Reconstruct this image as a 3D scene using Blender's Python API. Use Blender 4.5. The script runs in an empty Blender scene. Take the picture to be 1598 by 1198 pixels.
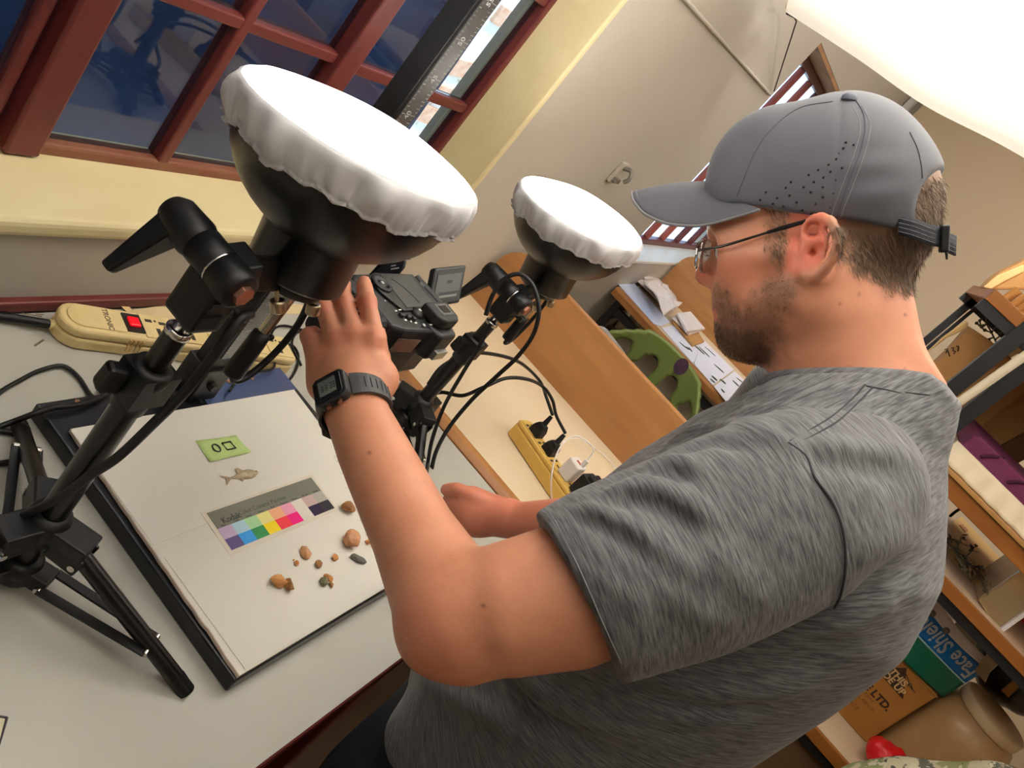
import bpy, bmesh, math, random
import numpy as np
from mathutils import Vector, Matrix, Euler
random.seed(7); RNG = np.random.default_rng(7)
SC = bpy.context.scene; COL = SC.collection
PI = math.pi

# ------------------------------------------------------------------ camera
R = np.array([[0.42431952720458055, -0.6481423234367114, 0.6323483750298902],
              [-0.11701710788394537, -0.7317250378085347, -0.6714800559261426],
              [0.8979197822162949, 0.2109265218367759, -0.3863289622724159]])   # rows: camera right, down, forward
FPX = 1315.42; CAM = np.array([0.0, 0.0, 1.60]); T = 0.86                           # T: table top height
cam = bpy.data.objects.new('camera', bpy.data.cameras.new('camera')); COL.objects.link(cam)
cam.data.sensor_width = 36.0; cam.data.lens = FPX / 1598 * 36.0; cam.data.clip_start = 0.02
cam.matrix_world = Matrix(((R[0][0], -R[1][0], -R[2][0], CAM[0]), (R[0][1], -R[1][1], -R[2][1], CAM[1]),
                           (R[0][2], -R[1][2], -R[2][2], CAM[2]), (0, 0, 0, 1)))
SC.camera = cam
SC.view_settings.view_transform = 'Standard'; SC.view_settings.look = 'None'
SC.view_settings.gamma = 1.0; SC.view_settings.exposure = 0.0; SC.view_settings.use_curve_mapping = False
SC.cycles.max_bounces = 8; SC.cycles.transparent_max_bounces = 16
SC.cycles.sample_clamp_indirect = 6.0

# ------------------------------------------------------------------ world: overcast daylight sky
w = bpy.data.worlds.new('sky'); SC.world = w; w.use_nodes = True
bg = w.node_tree.nodes['Background']; bg.inputs[0].default_value = (0.46, 0.69, 1.0, 1); bg.inputs[1].default_value = 6.5
LAMP_POWER = 15.0          # emission strength of the two lit diffusers
sun = bpy.data.lights.new('sun', 'SUN'); sun.energy = 7.0; sun.color = (1, .95, .86); sun.angle = .01
so = bpy.data.objects.new('sun', sun); COL.objects.link(so); so.rotation_euler = (math.radians(20), 0, 0)      # high sun behind the house
def area_light(name, loc, size, energy, color, target=None, shape='RECTANGLE', size_y=None):
    L = bpy.data.lights.new(name, 'AREA'); L.energy = energy; L.color = color; L.shape = shape; L.size = size
    if size_y: L.size_y = size_y
    o = bpy.data.objects.new(name, L); COL.objects.link(o); o.location = loc
    d = Vector(target or (loc[0], loc[1], 0)) - Vector(loc); o.rotation_euler = d.to_track_quat('-Z', 'Y').to_euler()
    return o
# unseen fill lights added overhead, one of them just above the sheet
area_light('ceiling_fluorescent', (1.0, 0.36, 2.62), 1.2, 86, (1.0, 0.975, 0.93), size_y=0.3, target=(1.0, 0.36, 0))
area_light('ceiling_fluorescent', (2.3, -1.7, 2.95), 1.2, 40, (1.0, 0.92, 0.80), size_y=0.3, target=(2.3, -1.4, 0))
area_light('ceiling_fluorescent', (-0.6, -1.5, 2.95), 1.2, 24, (1.0, 0.95, 0.88), size_y=0.3, target=(0.3, -0.4, 0.9))
area_light('ceiling_fluorescent', (3.8, -0.6, 2.95), 1.2, 16, (1.0, 0.94, 0.86), size_y=0.3)

# ------------------------------------------------------------------ pixel rays (photograph frame 1598 x 1198) to points of the room
def ray(x, y): return R.T @ np.array([(x - 799) / FPX, (y - 599) / FPX, 1.0])
def Pz(x, y, z): r = ray(x, y); return CAM + r * ((z - CAM[2]) / r[2])
def Py(x, y, v): r = ray(x, y); return CAM + r * ((v - CAM[1]) / r[1])
def Px(x, y, v): r = ray(x, y); return CAM + r * ((v - CAM[0]) / r[0])
def Pd(x, y, d): return CAM + ray(x, y) * d
def Pp(x, y, o, n): r = ray(x, y); return CAM + r * (np.dot(np.array(o) - CAM, n) / np.dot(r, n))
def depth(p): return float(R[2] @ (np.array(p) - CAM))
V = lambda p: Vector([float(a) for a in p])
A = lambda *p: np.array(p, float)
def nrm(a): a = np.array(a, float); return a / np.linalg.norm(a)

# ------------------------------------------------------------------ materials
def lin(c):
    f = lambda v: v / 12.92 if v <= .04045 else ((v + .055) / 1.055) ** 2.4
    return tuple(f(x / 255) for x in c[:3]) + (1.0,)
MATS = {}
def mat(name, rgb, rough=0.6, metal=0.0, spec=0.4, rgb2=None, nscale=8, namt=0.5, bump=0, bscale=60, stretch=None,
        emit=0, alpha=1, trans=0, coat=0, sheen=0, ior=None, sss=0, detail=4, contrast=None, coords='Object', bdist=0.002):
    if name in MATS: return MATS[name]
    m = bpy.data.materials.new(name); m.use_nodes = True; nt = m.node_tree; N = nt.nodes; L = nt.links
    b = N['Principled BSDF']; I = b.inputs
    I['Base Color'].default_value = lin(rgb); I['Roughness'].default_value = rough; I['Metallic'].default_value = metal
    I['Specular IOR Level'].default_value = spec
    if ior: I['IOR'].default_value = ior
    if coat: I['Coat Weight'].default_value = coat
    if trans: I['Transmission Weight'].default_value = trans
    if alpha < 1: I['Alpha'].default_value = alpha
    if sheen: I['Sheen Weight'].default_value = sheen
    if sss: I['Subsurface Weight'].default_value = sss; I['Subsurface Scale'].default_value = 0.008; I['Subsurface Radius'].default_value = (1, .35, .2)
    if emit: I['Emission Color'].default_value = lin(rgb); I['Emission Strength'].default_value = emit
    if rgb2 or bump:
        tc = N.new('ShaderNodeTexCoord'); mp = N.new('ShaderNodeMapping'); L.new(tc.outputs[coords], mp.inputs[0])
        if stretch: mp.inputs['Scale'].default_value = stretch
    if rgb2:
        n = N.new('ShaderNodeTexNoise'); n.inputs['Scale'].default_value = nscale; n.inputs['Detail'].default_value = detail
        L.new(mp.outputs[0], n.inputs['Vector'])
        rp = N.new('ShaderNodeValToRGB'); c = contrast or (0.5 - namt / 2, 0.5 + namt / 2)
        rp.color_ramp.elements[0].position = max(0, c[0]); rp.color_ramp.elements[1].position = min(1, c[1])
        rp.color_ramp.elements[0].color = lin(rgb); rp.color_ramp.elements[1].color = lin(rgb2)
        L.new(n.outputs[0], rp.inputs[0]); L.new(rp.outputs[0], I['Base Color'])
    if bump:
        n2 = N.new('ShaderNodeTexNoise'); n2.inputs['Scale'].default_value = bscale; n2.inputs['Detail'].default_value = 5
        L.new(mp.outputs[0], n2.inputs['Vector'])
        bp = N.new('ShaderNodeBump'); bp.inputs['Strength'].default_value = bump; bp.inputs['Distance'].default_value = bdist
        L.new(n2.outputs[0], bp.inputs['Height']); L.new(bp.outputs[0], I['Normal'])
    MATS[name] = m
    return m

# ------------------------------------------------------------------ objects
def tag(o, label=None, cat=None, group=None, kind=None):
    if label: o['label'] = label
    if cat: o['category'] = cat
    if group: o['group'] = group
    if kind: o['kind'] = kind
    return o
def thing(name, label, cat, loc=(0, 0, 0), group=None):
    o = bpy.data.objects.new(name, None); COL.objects.link(o); o.location = V(loc); o.empty_display_size = .05
    return tag(o, label, cat, group)
def world(o):
    m = o.matrix_parent_inverse @ o.matrix_basis if o.parent else o.matrix_basis.copy()
    return world(o.parent) @ m if o.parent else m
def link(name, me, m=None, parent=None, smooth=None):
    o = bpy.data.objects.new(name, me); COL.objects.link(o)
    if m is not None and not len(me.materials): me.materials.append(m)
    if parent is not None:
        o.parent = parent
        o.matrix_parent_inverse = world(parent).inverted()
    return o
def copy_tree(o, parent=None):
    c = o.copy(); COL.objects.link(c)
    if parent is not None: c.parent = parent
    for ch in list(o.children): copy_tree(ch, c)
    return c

class MB:
    """collects shapes in world coordinates and links them as one mesh object"""
    def __init__(s): s.v = []; s.f = []; s.mi = []; s.cur = 0; s.sm = []
    def add(s, vs, fs, smooth=False):
        b = len(s.v); s.v += [tuple(float(c) for c in p) for p in vs]
        for f in fs: s.f.append(tuple(b + i for i in f)); s.mi.append(s.cur); s.sm.append(smooth)
        return s
    def box(s, lo, hi):
        (a, b, c), (d, e, g) = lo, hi
        vs = [(a, b, c), (d, b, c), (d, e, c), (a, e, c), (a, b, g), (d, b, g), (d, e, g), (a, e, g)]
        return s.add(vs, [(3, 2, 1, 0), (4, 5, 6, 7), (0, 1, 5, 4), (1, 2, 6, 5), (2, 3, 7, 6), (3, 0, 4, 7)])
    def obox(s, c, ax, ay, az, hx, hy, hz):
        c, ax, ay, az = map(np.array, (c, ax, ay, az))
        vs = [c + ax * hx * i + ay * hy * j + az * hz * k for k in (-1, 1) for j in (-1, 1) for i in (-1, 1)]
        return s.add(vs, [(2, 3, 1, 0), (4, 5, 7, 6), (0, 1, 5, 4), (1, 3, 7, 5), (3, 2, 6, 7), (2, 0, 4, 6)])
    def bar(s, a, b, wx, wz, up=(0, 0, 1)):
        """rectangular bar from a to b"""
        a, b = np.array(a, float), np.array(b, float); d = nrm(b - a); x = np.cross(d, up)
        if np.linalg.norm(x) < 1e-5: x = np.cross(d, (1, 0, 0))
        x = nrm(x); z = np.cross(x, d)
        return s.obox((a + b) / 2, d, x, z, np.linalg.norm(b - a) / 2, wx / 2, wz / 2)
    def cyl(s, a, b, r0, r1=None, n=16, caps=True, smooth=True):
        a, b = np.array(a, float), np.array(b, float); r1 = r0 if r1 is None else r1
        d = nrm(b - a); x = np.cross(d, (0, 0, 1) if abs(d[2]) < .9 else (1, 0, 0)); x = nrm(x); y = np.cross(d, x)
        vs = []
        for p, r in ((a, r0), (b, r1)):
            vs += [p + r * (x * math.cos(2 * PI * i / n) + y * math.sin(2 * PI * i / n)) for i in range(n)]
        s.add(vs, [(i, (i + 1) % n, n + (i + 1) % n, n + i) for i in range(n)], smooth)
        if caps: s.add(vs[:n], [tuple(range(n))[::-1]]); s.add(vs[n:], [tuple(range(n))])
        return s
    def lathe(s, o, axis, prof, n=32, smooth=True, ang=None):
        """profile [(r, h)] around axis from o"""
        o = np.array(o, float); d = nrm(axis); x = np.cross(d, (0, 0, 1) if abs(d[2]) < .9 else (1, 0, 0)); x = nrm(x); y = np.cross(d, x)
        vs = []; fs = []
        for r, h in prof:
            vs += [o + d * h + r * (x * math.cos(2 * PI * i / n) + y * math.sin(2 * PI * i / n)) for i in range(n)]
        for k in range(len(prof) - 1):
            fs += [(k * n + i, k * n + (i + 1) % n, (k + 1) * n + (i + 1) % n, (k + 1) * n + i) for i in range(n)]
        return s.add(vs, fs, smooth)
    def tube(s, pts, r, n=8, caps=True, sub=0):
        P = np.array(pts, float)
        if sub: P = spline(P, sub)
        rr = np.full(len(P), r, float) if np.isscalar(r) else np.interp(np.linspace(0, 1, len(P)), np.linspace(0, 1, len(r)), r)
        tg = np.gradient(P, axis=0); tg /= np.linalg.norm(tg, axis=1)[:, None] + 1e-12
        x = np.cross(tg[0], (0, 0, 1) if abs(tg[0][2]) < .9 else (1, 0, 0)); x = nrm(x); vs = []
        for p, t, q in zip(P, tg, rr):
            x = x - t * (x @ t); x = nrm(x); y = np.cross(t, x)
            vs += [p + q * (x * math.cos(2 * PI * i / n) + y * math.sin(2 * PI * i / n)) for i in range(n)]
        m = len(P)
        s.add(vs, [(k * n + i, k * n + (i + 1) % n, (k + 1) * n + (i + 1) % n, (k + 1) * n + i) for k in range(m - 1) for i in range(n)], True)
        if caps: s.add(vs[:n], [tuple(range(n))[::-1]]); s.add(vs[-n:], [tuple(range(n))])
        return s
    def prism(s, poly, n, h):
        """3-D polygon extruded by h along n"""
        n = nrm(n) * h; a = [np.array(p, float) for p in poly]; k = len(a)
        vs = a + [p + n for p in a]
        return s.add(vs, [tuple(range(k))[::-1], tuple(range(k, 2 * k))] + [(i, (i + 1) % k, k + (i + 1) % k, k + i) for i in range(k)])
    def sphere(s, c, r, n=12, ax=None):
        c = np.array(c, float); r = np.array([r, r, r] if np.isscalar(r) else r, float); M = np.eye(3) if ax is None else np.array(ax)
        vs = [c + M.T @ (r * A(0, 0, -1))]
        m = max(4, n // 2)
        for j in range(1, m):
            t = PI * j / m - PI / 2
            vs += [c + M.T @ (r * A(math.cos(t) * math.cos(2 * PI * i / n), math.cos(t) * math.sin(2 * PI * i / n), math.sin(t))) for i in range(n)]
        vs.append(c + M.T @ (r * A(0, 0, 1))); L = len(vs) - 1
        fs = [(0, 1 + (i + 1) % n, 1 + i) for i in range(n)]
        for j in range(m - 2): fs += [(1 + j * n + i, 1 + j * n + (i + 1) % n, 1 + (j + 1) * n + (i + 1) % n, 1 + (j + 1) * n + i) for i in range(n)]
        fs += [(L, 1 + (m - 2) * n + i, 1 + (m - 2) * n + (i + 1) % n) for i in range(n)]
        return s.add(vs, fs, True)
    def grid(s, G, smooth=True, closed=False):
        """G[i][j] points"""
        G = np.array(G, float); a, b = G.shape[:2]
        js = b if closed else b - 1
        return s.add(G.reshape(-1, 3), [(i * b + j, i * b + (j + 1) % b, (i + 1) * b + (j + 1) % b, (i + 1) * b + j) for i in range(a - 1) for j in range(js)], smooth)
    def mesh(s, name, mats):
        me = bpy.data.meshes.new(name); me.from_pydata(s.v, [], s.f)
        for m in (mats if isinstance(mats, (list, tuple)) else [mats]): me.materials.append(m)
        me.polygons.foreach_set('material_index', s.mi); me.polygons.foreach_set('use_smooth', s.sm)
        me.update(); return me
    def build(s, name, mats, parent=None, bevel=0, solid=0, sub=0, seg=2):
        o = link(name, s.mesh(name, mats), None, parent)
        if solid: q = o.modifiers.new('s', 'SOLIDIFY'); q.thickness = solid; q.offset = 0
        if bevel:
            q = o.modifiers.new('b', 'BEVEL'); q.width = bevel; q.segments = seg; q.limit_method = 'ANGLE'; q.angle_limit = 0.6
            q.harden_normals = False
        if sub: q = o.modifiers.new('u', 'SUBSURF'); q.levels = sub; q.render_levels = sub
        return o

def spline(P, k=6):
    """Catmull-Rom through points"""
    P = np.array(P, float); Q = np.vstack([2 * P[0] - P[1], P, 2 * P[-1] - P[-2]]); out = []
    for i in range(1, len(Q) - 2):
        a, b, c, d = Q[i - 1:i + 3]
        for j in range(k):
            t = j / k
            out.append(.5 * ((2 * b) + (c - a) * t + (2 * a - 5 * b + 4 * c - d) * t * t + (3 * b - a - 3 * c + d) * t ** 3))
    out.append(P[-1]); return np.array(out)
def box(name, lo, hi, m, parent=None, bevel=0.0): return MB().box(lo, hi).build(name, m, parent, bevel=bevel)
def cable(name, pts, r, m, parent=None, label=None, cat='cable', sub=8, n=8, group=None):
    o = MB().tube(pts, r, n=n, sub=sub).build(name, m, parent)
    if label: tag(o, label, cat, group)
    return o
def text(body, o, xd, yd, size, m, name='lettering', parent=None, depth_=0.0004, align='CENTER', bold=0.0, sx=1.0):
    """flat lettering: baseline along xd, up along yd, standing on the plane through o"""
    cu = bpy.data.curves.new('txt', 'FONT'); cu.body = body; cu.size = size; cu.align_x = align; cu.align_y = 'CENTER'; cu.offset = bold
    cu.extrude = depth_; cu.resolution_u = 3
    t = bpy.data.objects.new('txt', cu); COL.objects.link(t)
    dg = bpy.context.evaluated_depsgraph_get(); me = bpy.data.meshes.new_from_object(t.evaluated_get(dg))
    bpy.data.objects.remove(t); me.materials.clear()
    x, y = nrm(xd), np.array(yd, float); y = nrm(y - x * (y @ x)); z = np.cross(x, y); o = np.array(o)
    n = len(me.vertices); co = np.zeros(n * 3); me.vertices.foreach_get('co', co); co = co.reshape(-1, 3)
    co = o + co[:, :1] * x * sx + co[:, 1:2] * y + co[:, 2:] * z
    me.vertices.foreach_set('co', co.ravel()); me.update()
    return link(name, me, m, parent)

# ------------------------------------------------------------------ signed-distance modelling for bodies, cloth and stones
def mesh_from_arrays(name, v, q, mats, smooth=True):
    me = bpy.data.meshes.new(name); k = q.shape[1]
    me.vertices.add(len(v)); me.vertices.foreach_set('co', v.astype(np.float32).ravel())
    me.loops.add(len(q) * k); me.loops.foreach_set('vertex_index', q.astype(np.int32).ravel())
    me.polygons.add(len(q)); me.polygons.foreach_set('loop_start', np.arange(0, len(q) * k, k, dtype=np.int32))
    me.polygons.foreach_set('use_smooth', np.full(len(q), smooth))
    me.update(calc_edges=True); me.validate()
    for m in (mats if isinstance(mats, (list, tuple)) else [mats]): me.materials.append(m)
    return me
def surface_nets(f, lo, hi, h, smooth=0):
    lo = np.array(lo, float); n = (np.ceil((np.array(hi) - lo) / (8 * h)).astype(int) + 1); c = 8 * h
    g = np.stack(np.meshgrid(*[np.arange(k) for k in n], indexing='ij'), -1).reshape(-1, 3)
    d = f(lo + (g + .5) * c - .5 * h)
    Vd = np.repeat(np.repeat(np.repeat(d.reshape(n), 8, 0), 8, 1), 8, 2).astype(np.float32)
    act = g[np.abs(d) < c * 1.15]
    o = np.stack(np.meshgrid(*[np.arange(8)] * 3, indexing='ij'), -1).reshape(-1, 3)
    for k in range(0, len(act), 600):
        I = (act[k:k + 600, None, :] * 8 + o[None]).reshape(-1, 3)
        Vd[I[:, 0], I[:, 1], I[:, 2]] = f(lo + I * h)
    ins = Vd < 0; N = np.array(Vd.shape)
    s = np.zeros(N - 1, np.uint8)
    for i in (0, 1):
        for j in (0, 1):
            for k in (0, 1): s += ins[i:N[0] - 1 + i, j:N[1] - 1 + j, k:N[2] - 1 + k]
    cells = np.argwhere((s > 0) & (s < 8)); idx = np.full(N - 1, -1, np.int32); idx[tuple(cells.T)] = np.arange(len(cells))
    cor = np.array([(i, j, k) for i in (0, 1) for j in (0, 1) for k in (0, 1)])
    cv = np.stack([Vd[tuple((cells + q).T)] for q in cor], 1); acc = np.zeros((len(cells), 3)); cnt = np.zeros(len(cells))
    for a in range(8):
        for b in range(a + 1, 8):
            if np.abs(cor[a] - cor[b]).sum() == 1:
                m = (cv[:, a] < 0) != (cv[:, b] < 0); t = cv[m, a] / (cv[m, a] - cv[m, b])
                acc[m] += cor[a] + (cor[b] - cor[a]) * t[:, None]; cnt[m] += 1
    P = lo + (cells + acc / cnt[:, None]) * h; quads = []
    for ax in range(3):
        u, v = [(1, 2), (2, 0), (0, 1)][ax]
        a = [slice(1, -1)] * 3; a[ax] = slice(0, N[ax] - 1); b = list(a); b[ax] = slice(1, N[ax])
        A0, B0 = ins[tuple(a)], ins[tuple(b)]
        E = np.argwhere(A0 != B0); fl = A0[tuple(E.T)]
        off = np.array([1, 1, 1]); off[ax] = 0; E = E + off
        du = np.zeros(3, int); du[u] = 1; dv = np.zeros(3, int); dv[v] = 1
        q = np.stack([idx[tuple((E - du - dv).T)], idx[tuple((E - dv).T)], idx[tuple(E.T)], idx[tuple((E - du).T)]], 1)
        q[~fl] = q[~fl][:, ::-1]; quads.append(q)
    Q = np.vstack(quads); Q = Q[(Q >= 0).all(1)]
    for _ in range(smooth):
        a = np.zeros_like(P); k = np.zeros(len(P))
        for i in range(4):
            j = Q[:, (i + 1) % 4]
            for c_ in range(3): a[:, c_] += np.bincount(Q[:, i], P[j, c_], len(P)) + np.bincount(j, P[Q[:, i], c_], len(P))
            k += np.bincount(Q[:, i], minlength=len(P)) + np.bincount(j, minlength=len(P))
        P = .4 * P + .6 * a / np.maximum(k, 1)[:, None]
    return P, Q
def smin(a, b, k):
    if k <= 0: return np.minimum(a, b)
    h = np.maximum(k - np.abs(a - b), 0) / k
    return np.minimum(a, b) - h * h * k * .25
def smax(a, b, k): return -smin(-a, -b, k)
def s_cone(p, a, b, r0, r1):
    a, b = np.array(a), np.array(b); ab = b - a; t = np.clip((p - a) @ ab / (ab @ ab + 1e-12), 0, 1)
    return np.linalg.norm(p - a - t[:, None] * ab, axis=1) - (r0 + (r1 - r0) * t)
def s_ell(p, c, M, r):
    """ellipsoid: M rows are its axes"""
    q = (p - np.array(c)) @ np.array(M).T; r = np.array(r)
    k0 = np.linalg.norm(q / r, axis=1); k1 = np.linalg.norm(q / (r * r), axis=1) + 1e-9
    return k0 * (k0 - 1) / k1
def s_box(p, c, M, r, rd=0.0):
    q = np.abs((p - np.array(c)) @ np.array(M).T) - (np.array(r) - rd)
    return np.linalg.norm(np.maximum(q, 0), axis=1) + np.minimum(q.max(1), 0) - rd
def s_chain(p, pts, rad, k=0.0):
    d = None
    for i in range(len(pts) - 1):
        e = s_cone(p, pts[i], pts[i + 1], rad[i], rad[i + 1]); d = e if d is None else smin(d, e, k)
    return d
def vnoise(p, sc, seed=0):
    """smooth value noise in [-1, 1]"""
    q = p * sc + 100.0; i = np.floor(q).astype(np.int64); fr = q - i; fr = fr * fr * (3 - 2 * fr); out = np.zeros(len(p))
    for a in (0, 1):
        for b in (0, 1):
            for c in (0, 1):
                hsh = ((i[:, 0] + a) * 73856093) ^ ((i[:, 1] + b) * 19349663) ^ ((i[:, 2] + c) * 83492791) ^ (seed * 2654435761)
                hsh = (hsh ^ (hsh >> 13)) * 1274126177 & 0x7fffffff
                val = (hsh % 65521) / 65521.0
                out += val * (fr[:, 0] if a else 1 - fr[:, 0]) * (fr[:, 1] if b else 1 - fr[:, 1]) * (fr[:, 2] if c else 1 - fr[:, 2])
    return out * 2 - 1
# ================================================================== the room
YW, YF, YO = 0.70, 0.80, 0.866                                   # plane of the window wall, plane of the window frames
plaster = mat('plaster', (184, 177, 165), rough=.75, rgb2=(173, 165, 152), nscale=2.5, namt=.7, bump=.25, bscale=14)
plaster_far = mat('plaster_far', (208, 188, 160), rough=.75, rgb2=(200, 180, 150), nscale=1.5, bump=.2, bscale=12)
cream = mat('cream_gloss', (224, 210, 166), rough=.5, rgb2=(214, 198, 152), nscale=5, bump=.35, bscale=22, stretch=(1, 3, 3))
maroon = mat('maroon_paint', (104, 44, 40), rough=.42, rgb2=(88, 34, 32), nscale=7, bump=.2, bscale=30)
rust = mat('maroon_worn', (112, 56, 42), rough=.6, rgb2=(126, 86, 60), nscale=18, bump=.3, bscale=50)
def struct(o): o['kind'] = 'structure'; return o
def wall_from(name, boxes, m):
    b = MB()
    for lo, hi in boxes: b.box(lo, hi)
    return struct(b.build(name, m))
W1 = (-0.75, 1.535, 1.022, 2.25); W2 = (2.86, 4.45, 0.985, 1.905)
XF = 5.22; XB = -2.2; YB = -3.2; ZC = 3.1
wb = [((XB, YW, 0), (XF, YO, W2[2])), ((XB, YW, W2[2]), (W1[0], YO, ZC)), ((W1[1], YW, W2[2]), (W2[0], YO, ZC)),
      ((W2[1], YW, W2[2]), (XF, YO, ZC)), ((W1[0], YW, W1[3]), (W1[1], YO, ZC)), ((W2[0], YW, W2[3]), (W2[1], YO, ZC)),
      ((W1[0], YW, W2[2]), (W1[1], YO, W1[2] - .012))]
wall_from('wall_window', wb, plaster)
# sloping smooth cream sill and reveal of the near window
b = MB()
b.add([(W1[0], YW - .012, 1.012), (W1[1] + .01, YW - .012, 1.012), (W1[1] + .01, YF + .06, 1.024), (W1[0], YF + .06, 1.024),
       (W1[0], YW - .012, 0.985), (W1[1] + .01, YW - .012, 0.985), (W1[1] + .01, YF + .06, .985), (W1[0], YF + .06, .985)],
      [(0, 1, 2, 3), (7, 6, 5, 4), (0, 4, 5, 1), (1, 5, 6, 2), (2, 6, 7, 3), (3, 7, 4, 0)])
struct(b.build('window_sill_1', cream, bevel=.009, seg=3)).name = 'trim_1'
struct(MB().box((W1[1] - .004, YW - .004, 1.012), (W1[1] + .014, YF + .05, W1[3])).build('trim_2', cream, bevel=.004))
struct(MB().box((W2[0] + .001, YW - .006, .975), (W2[1], YF + .06, .99)).build('trim_3', mat('white_sill', (214, 214, 208), rough=.4), bevel=.004))
struct(MB().box((W2[0] + .002, YW + .001, W2[3] - .014), (W2[1], YF + .06, W2[3] - .001)).build('trim_4', mat('soffit_brown', (172, 128, 88), rough=.7, rgb2=(140, 104, 76), nscale=9)))
# dark red skirting along the back of the workbench (worn at its right end)
b = MB().box((-1.6, YW - .012, T + .001), (1.34, YW + .002, T + .018)); struct(b.build('trim_5', maroon, bevel=.003))
wall_from('wall_far', [((XF, YB, 0), (XF + .2, YO, ZC))], plaster_far)
wall_from('wall_back', [((XB, YB - .2, 0), (XF + .2, YB, ZC))], plaster_far)
wall_from('wall_near', [((XB - .2, YB - .2, 0), (XB, YO, ZC))], plaster)
floor = wall_from('floor', [((XB, YB, -.1), (XF, YW, 0))], mat('cement_floor', (116, 92, 72), rough=.6, rgb2=(98, 76, 60), nscale=4))
wall_from('ceiling', [((XB, YB, ZC), (XF + .2, YO, ZC + .1))], mat('ceiling_white', (222, 214, 200), rough=.8))
# thin tube put along the wall for a faint shadow line, and conduits up the far corner
struct(MB().tube([(1.60, YW - .004, 1.682), (2.82, YW - .004, 1.70)], .0045).build('trim_6', plaster))
struct(MB().box((XF - .035, YW - .05, 0), (XF - .002, YW - .004, ZC)).build('trim_7', mat('conduit_white', (206, 204, 196), rough=.5)))
struct(MB().box((XF - .05, YW - .075, 0), (XF - .002, YW - .052, ZC)).build('trim_8', mat('conduit_grey', (128, 120, 108), rough=.5)))

# ------------------------------------------------------------------ near window: maroon steel frame with glass panes
glass = mat('window_glass', (205, 220, 226), rough=.015, spec=.62, trans=1.0, ior=1.5)
win = struct(thing('window_1', 'maroon steel casement window with dark panes behind the lamps', None, (.7, YF, 1.03)))
x0, x1, z0, z1 = W1; yb, yf = YF + .035, YF
def rail(n, lo, hi, m=maroon, p=win, bv=.004): return MB().box(lo, hi).build(n, m, p, bevel=bv)
rail('frame_bottom', (x0, yf + .004, z0 - .004), (x1, yb, z0 + .014), rust); rail('frame_top', (x0, yf, z1 - .05), (x1, yb, z1))
rail('frame_jamb', (x1 - .016, yf, z0), (x1 + .001, yb, z1)); rail('frame_jamb', (x0, yf, z0), (x0 + .03, yb, z1))
rail('mullion', (.665, yf - .008, z0), (.711, yb, z1)); rail('mullion', (1.096, yf - .006, z0 + .012), (1.142, yb, z1))
rail('mullion', (.640, yf + .008, z0 + .012), (.656, yb, z1))
rail('glazing_bar', (.893, yf + .003, z0 + .012), (.911, yb, z1 - .05), bv=.003)
for zz in (1.266, 1.515, 1.765):
    rail('glazing_bar', (.711, yf + .004, zz - .008), (1.096, yb, zz + .010), bv=.003)
    rail('glazing_bar', (1.142, yf + .006, zz - .014), (x1 - .016, yb, zz + .006), bv=.003)
    rail('glazing_bar', (x0 + .03, yf + .006, zz - .010), (.640, yb, zz + .010), bv=.003)
rail('glazing_bar', (.35, yf + .006, z0), (.368, yb, z1)); rail('glazing_bar', (-.03, yf + .006, z0), (-.012, yb, z1))
xs = [(x0 + .03, -.03), (-.012, .35), (.368, .640), (.711, .893), (.911, 1.096), (1.142, x1 - .016)]
zs = [(z0 + .014, 1.258), (1.276, 1.507), (1.525, 1.757), (1.775, z1 - .05)]
for a, c in xs:
    for d, e in zs: MB().box((a - .003, yf + .018, d - .003), (c + .003, yf + .022, e + .003)).build('pane', glass, win)
# far window
win2 = struct(thing('window_2', 'maroon steel window letting daylight in beside the far desk', None, (3.6, YF, 1.0)))
x0, x1, z0, z1 = W2
orange = mat('red_oxide', (150, 66, 48), rough=.5)  # lighter copy of the maroon: daylight on these bars put into their colour
rail('frame_bottom', (x0, yf, z0 + .002), (x1, yb, z0 + .03), maroon, win2); rail('frame_top', (x0, yf, z1 - .045), (x1, yb, z1 - .015), maroon, win2)
rail('frame_jamb', (x0 + .001, yf, z0), (x0 + .03, yb, z1 - .015), maroon, win2); rail('frame_jamb', (x1 - .03, yf, z0), (x1, yb, z1 - .015), maroon, win2)
vx = [3.16, 3.42, 3.66, 3.92, 4.18]
for v in vx: rail('glazing_bar', (v - .008, yf + .004, z0 + .03), (v + .008, yb, z1 - .045), orange if v < 3.9 else maroon, win2, .003)  # orange: the maroon with daylight put into its colour
for zz in (1.27, 1.62): rail('glazing_bar', (x0 + .03, yf + .006, zz - .012), (x1 - .03, yb, zz + .012), maroon, win2, .003)
ex = [x0 + .03] + vx + [x1 - .03]; ez = [z0 + .03, 1.27, 1.62, z1 - .045]
for i in range(len(ex) - 1):
    for j in range(3): MB().box((ex[i], yf + .018, ez[j]), (ex[i + 1], yf + .022, ez[j + 1])).build('pane', glass, win2)
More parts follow.
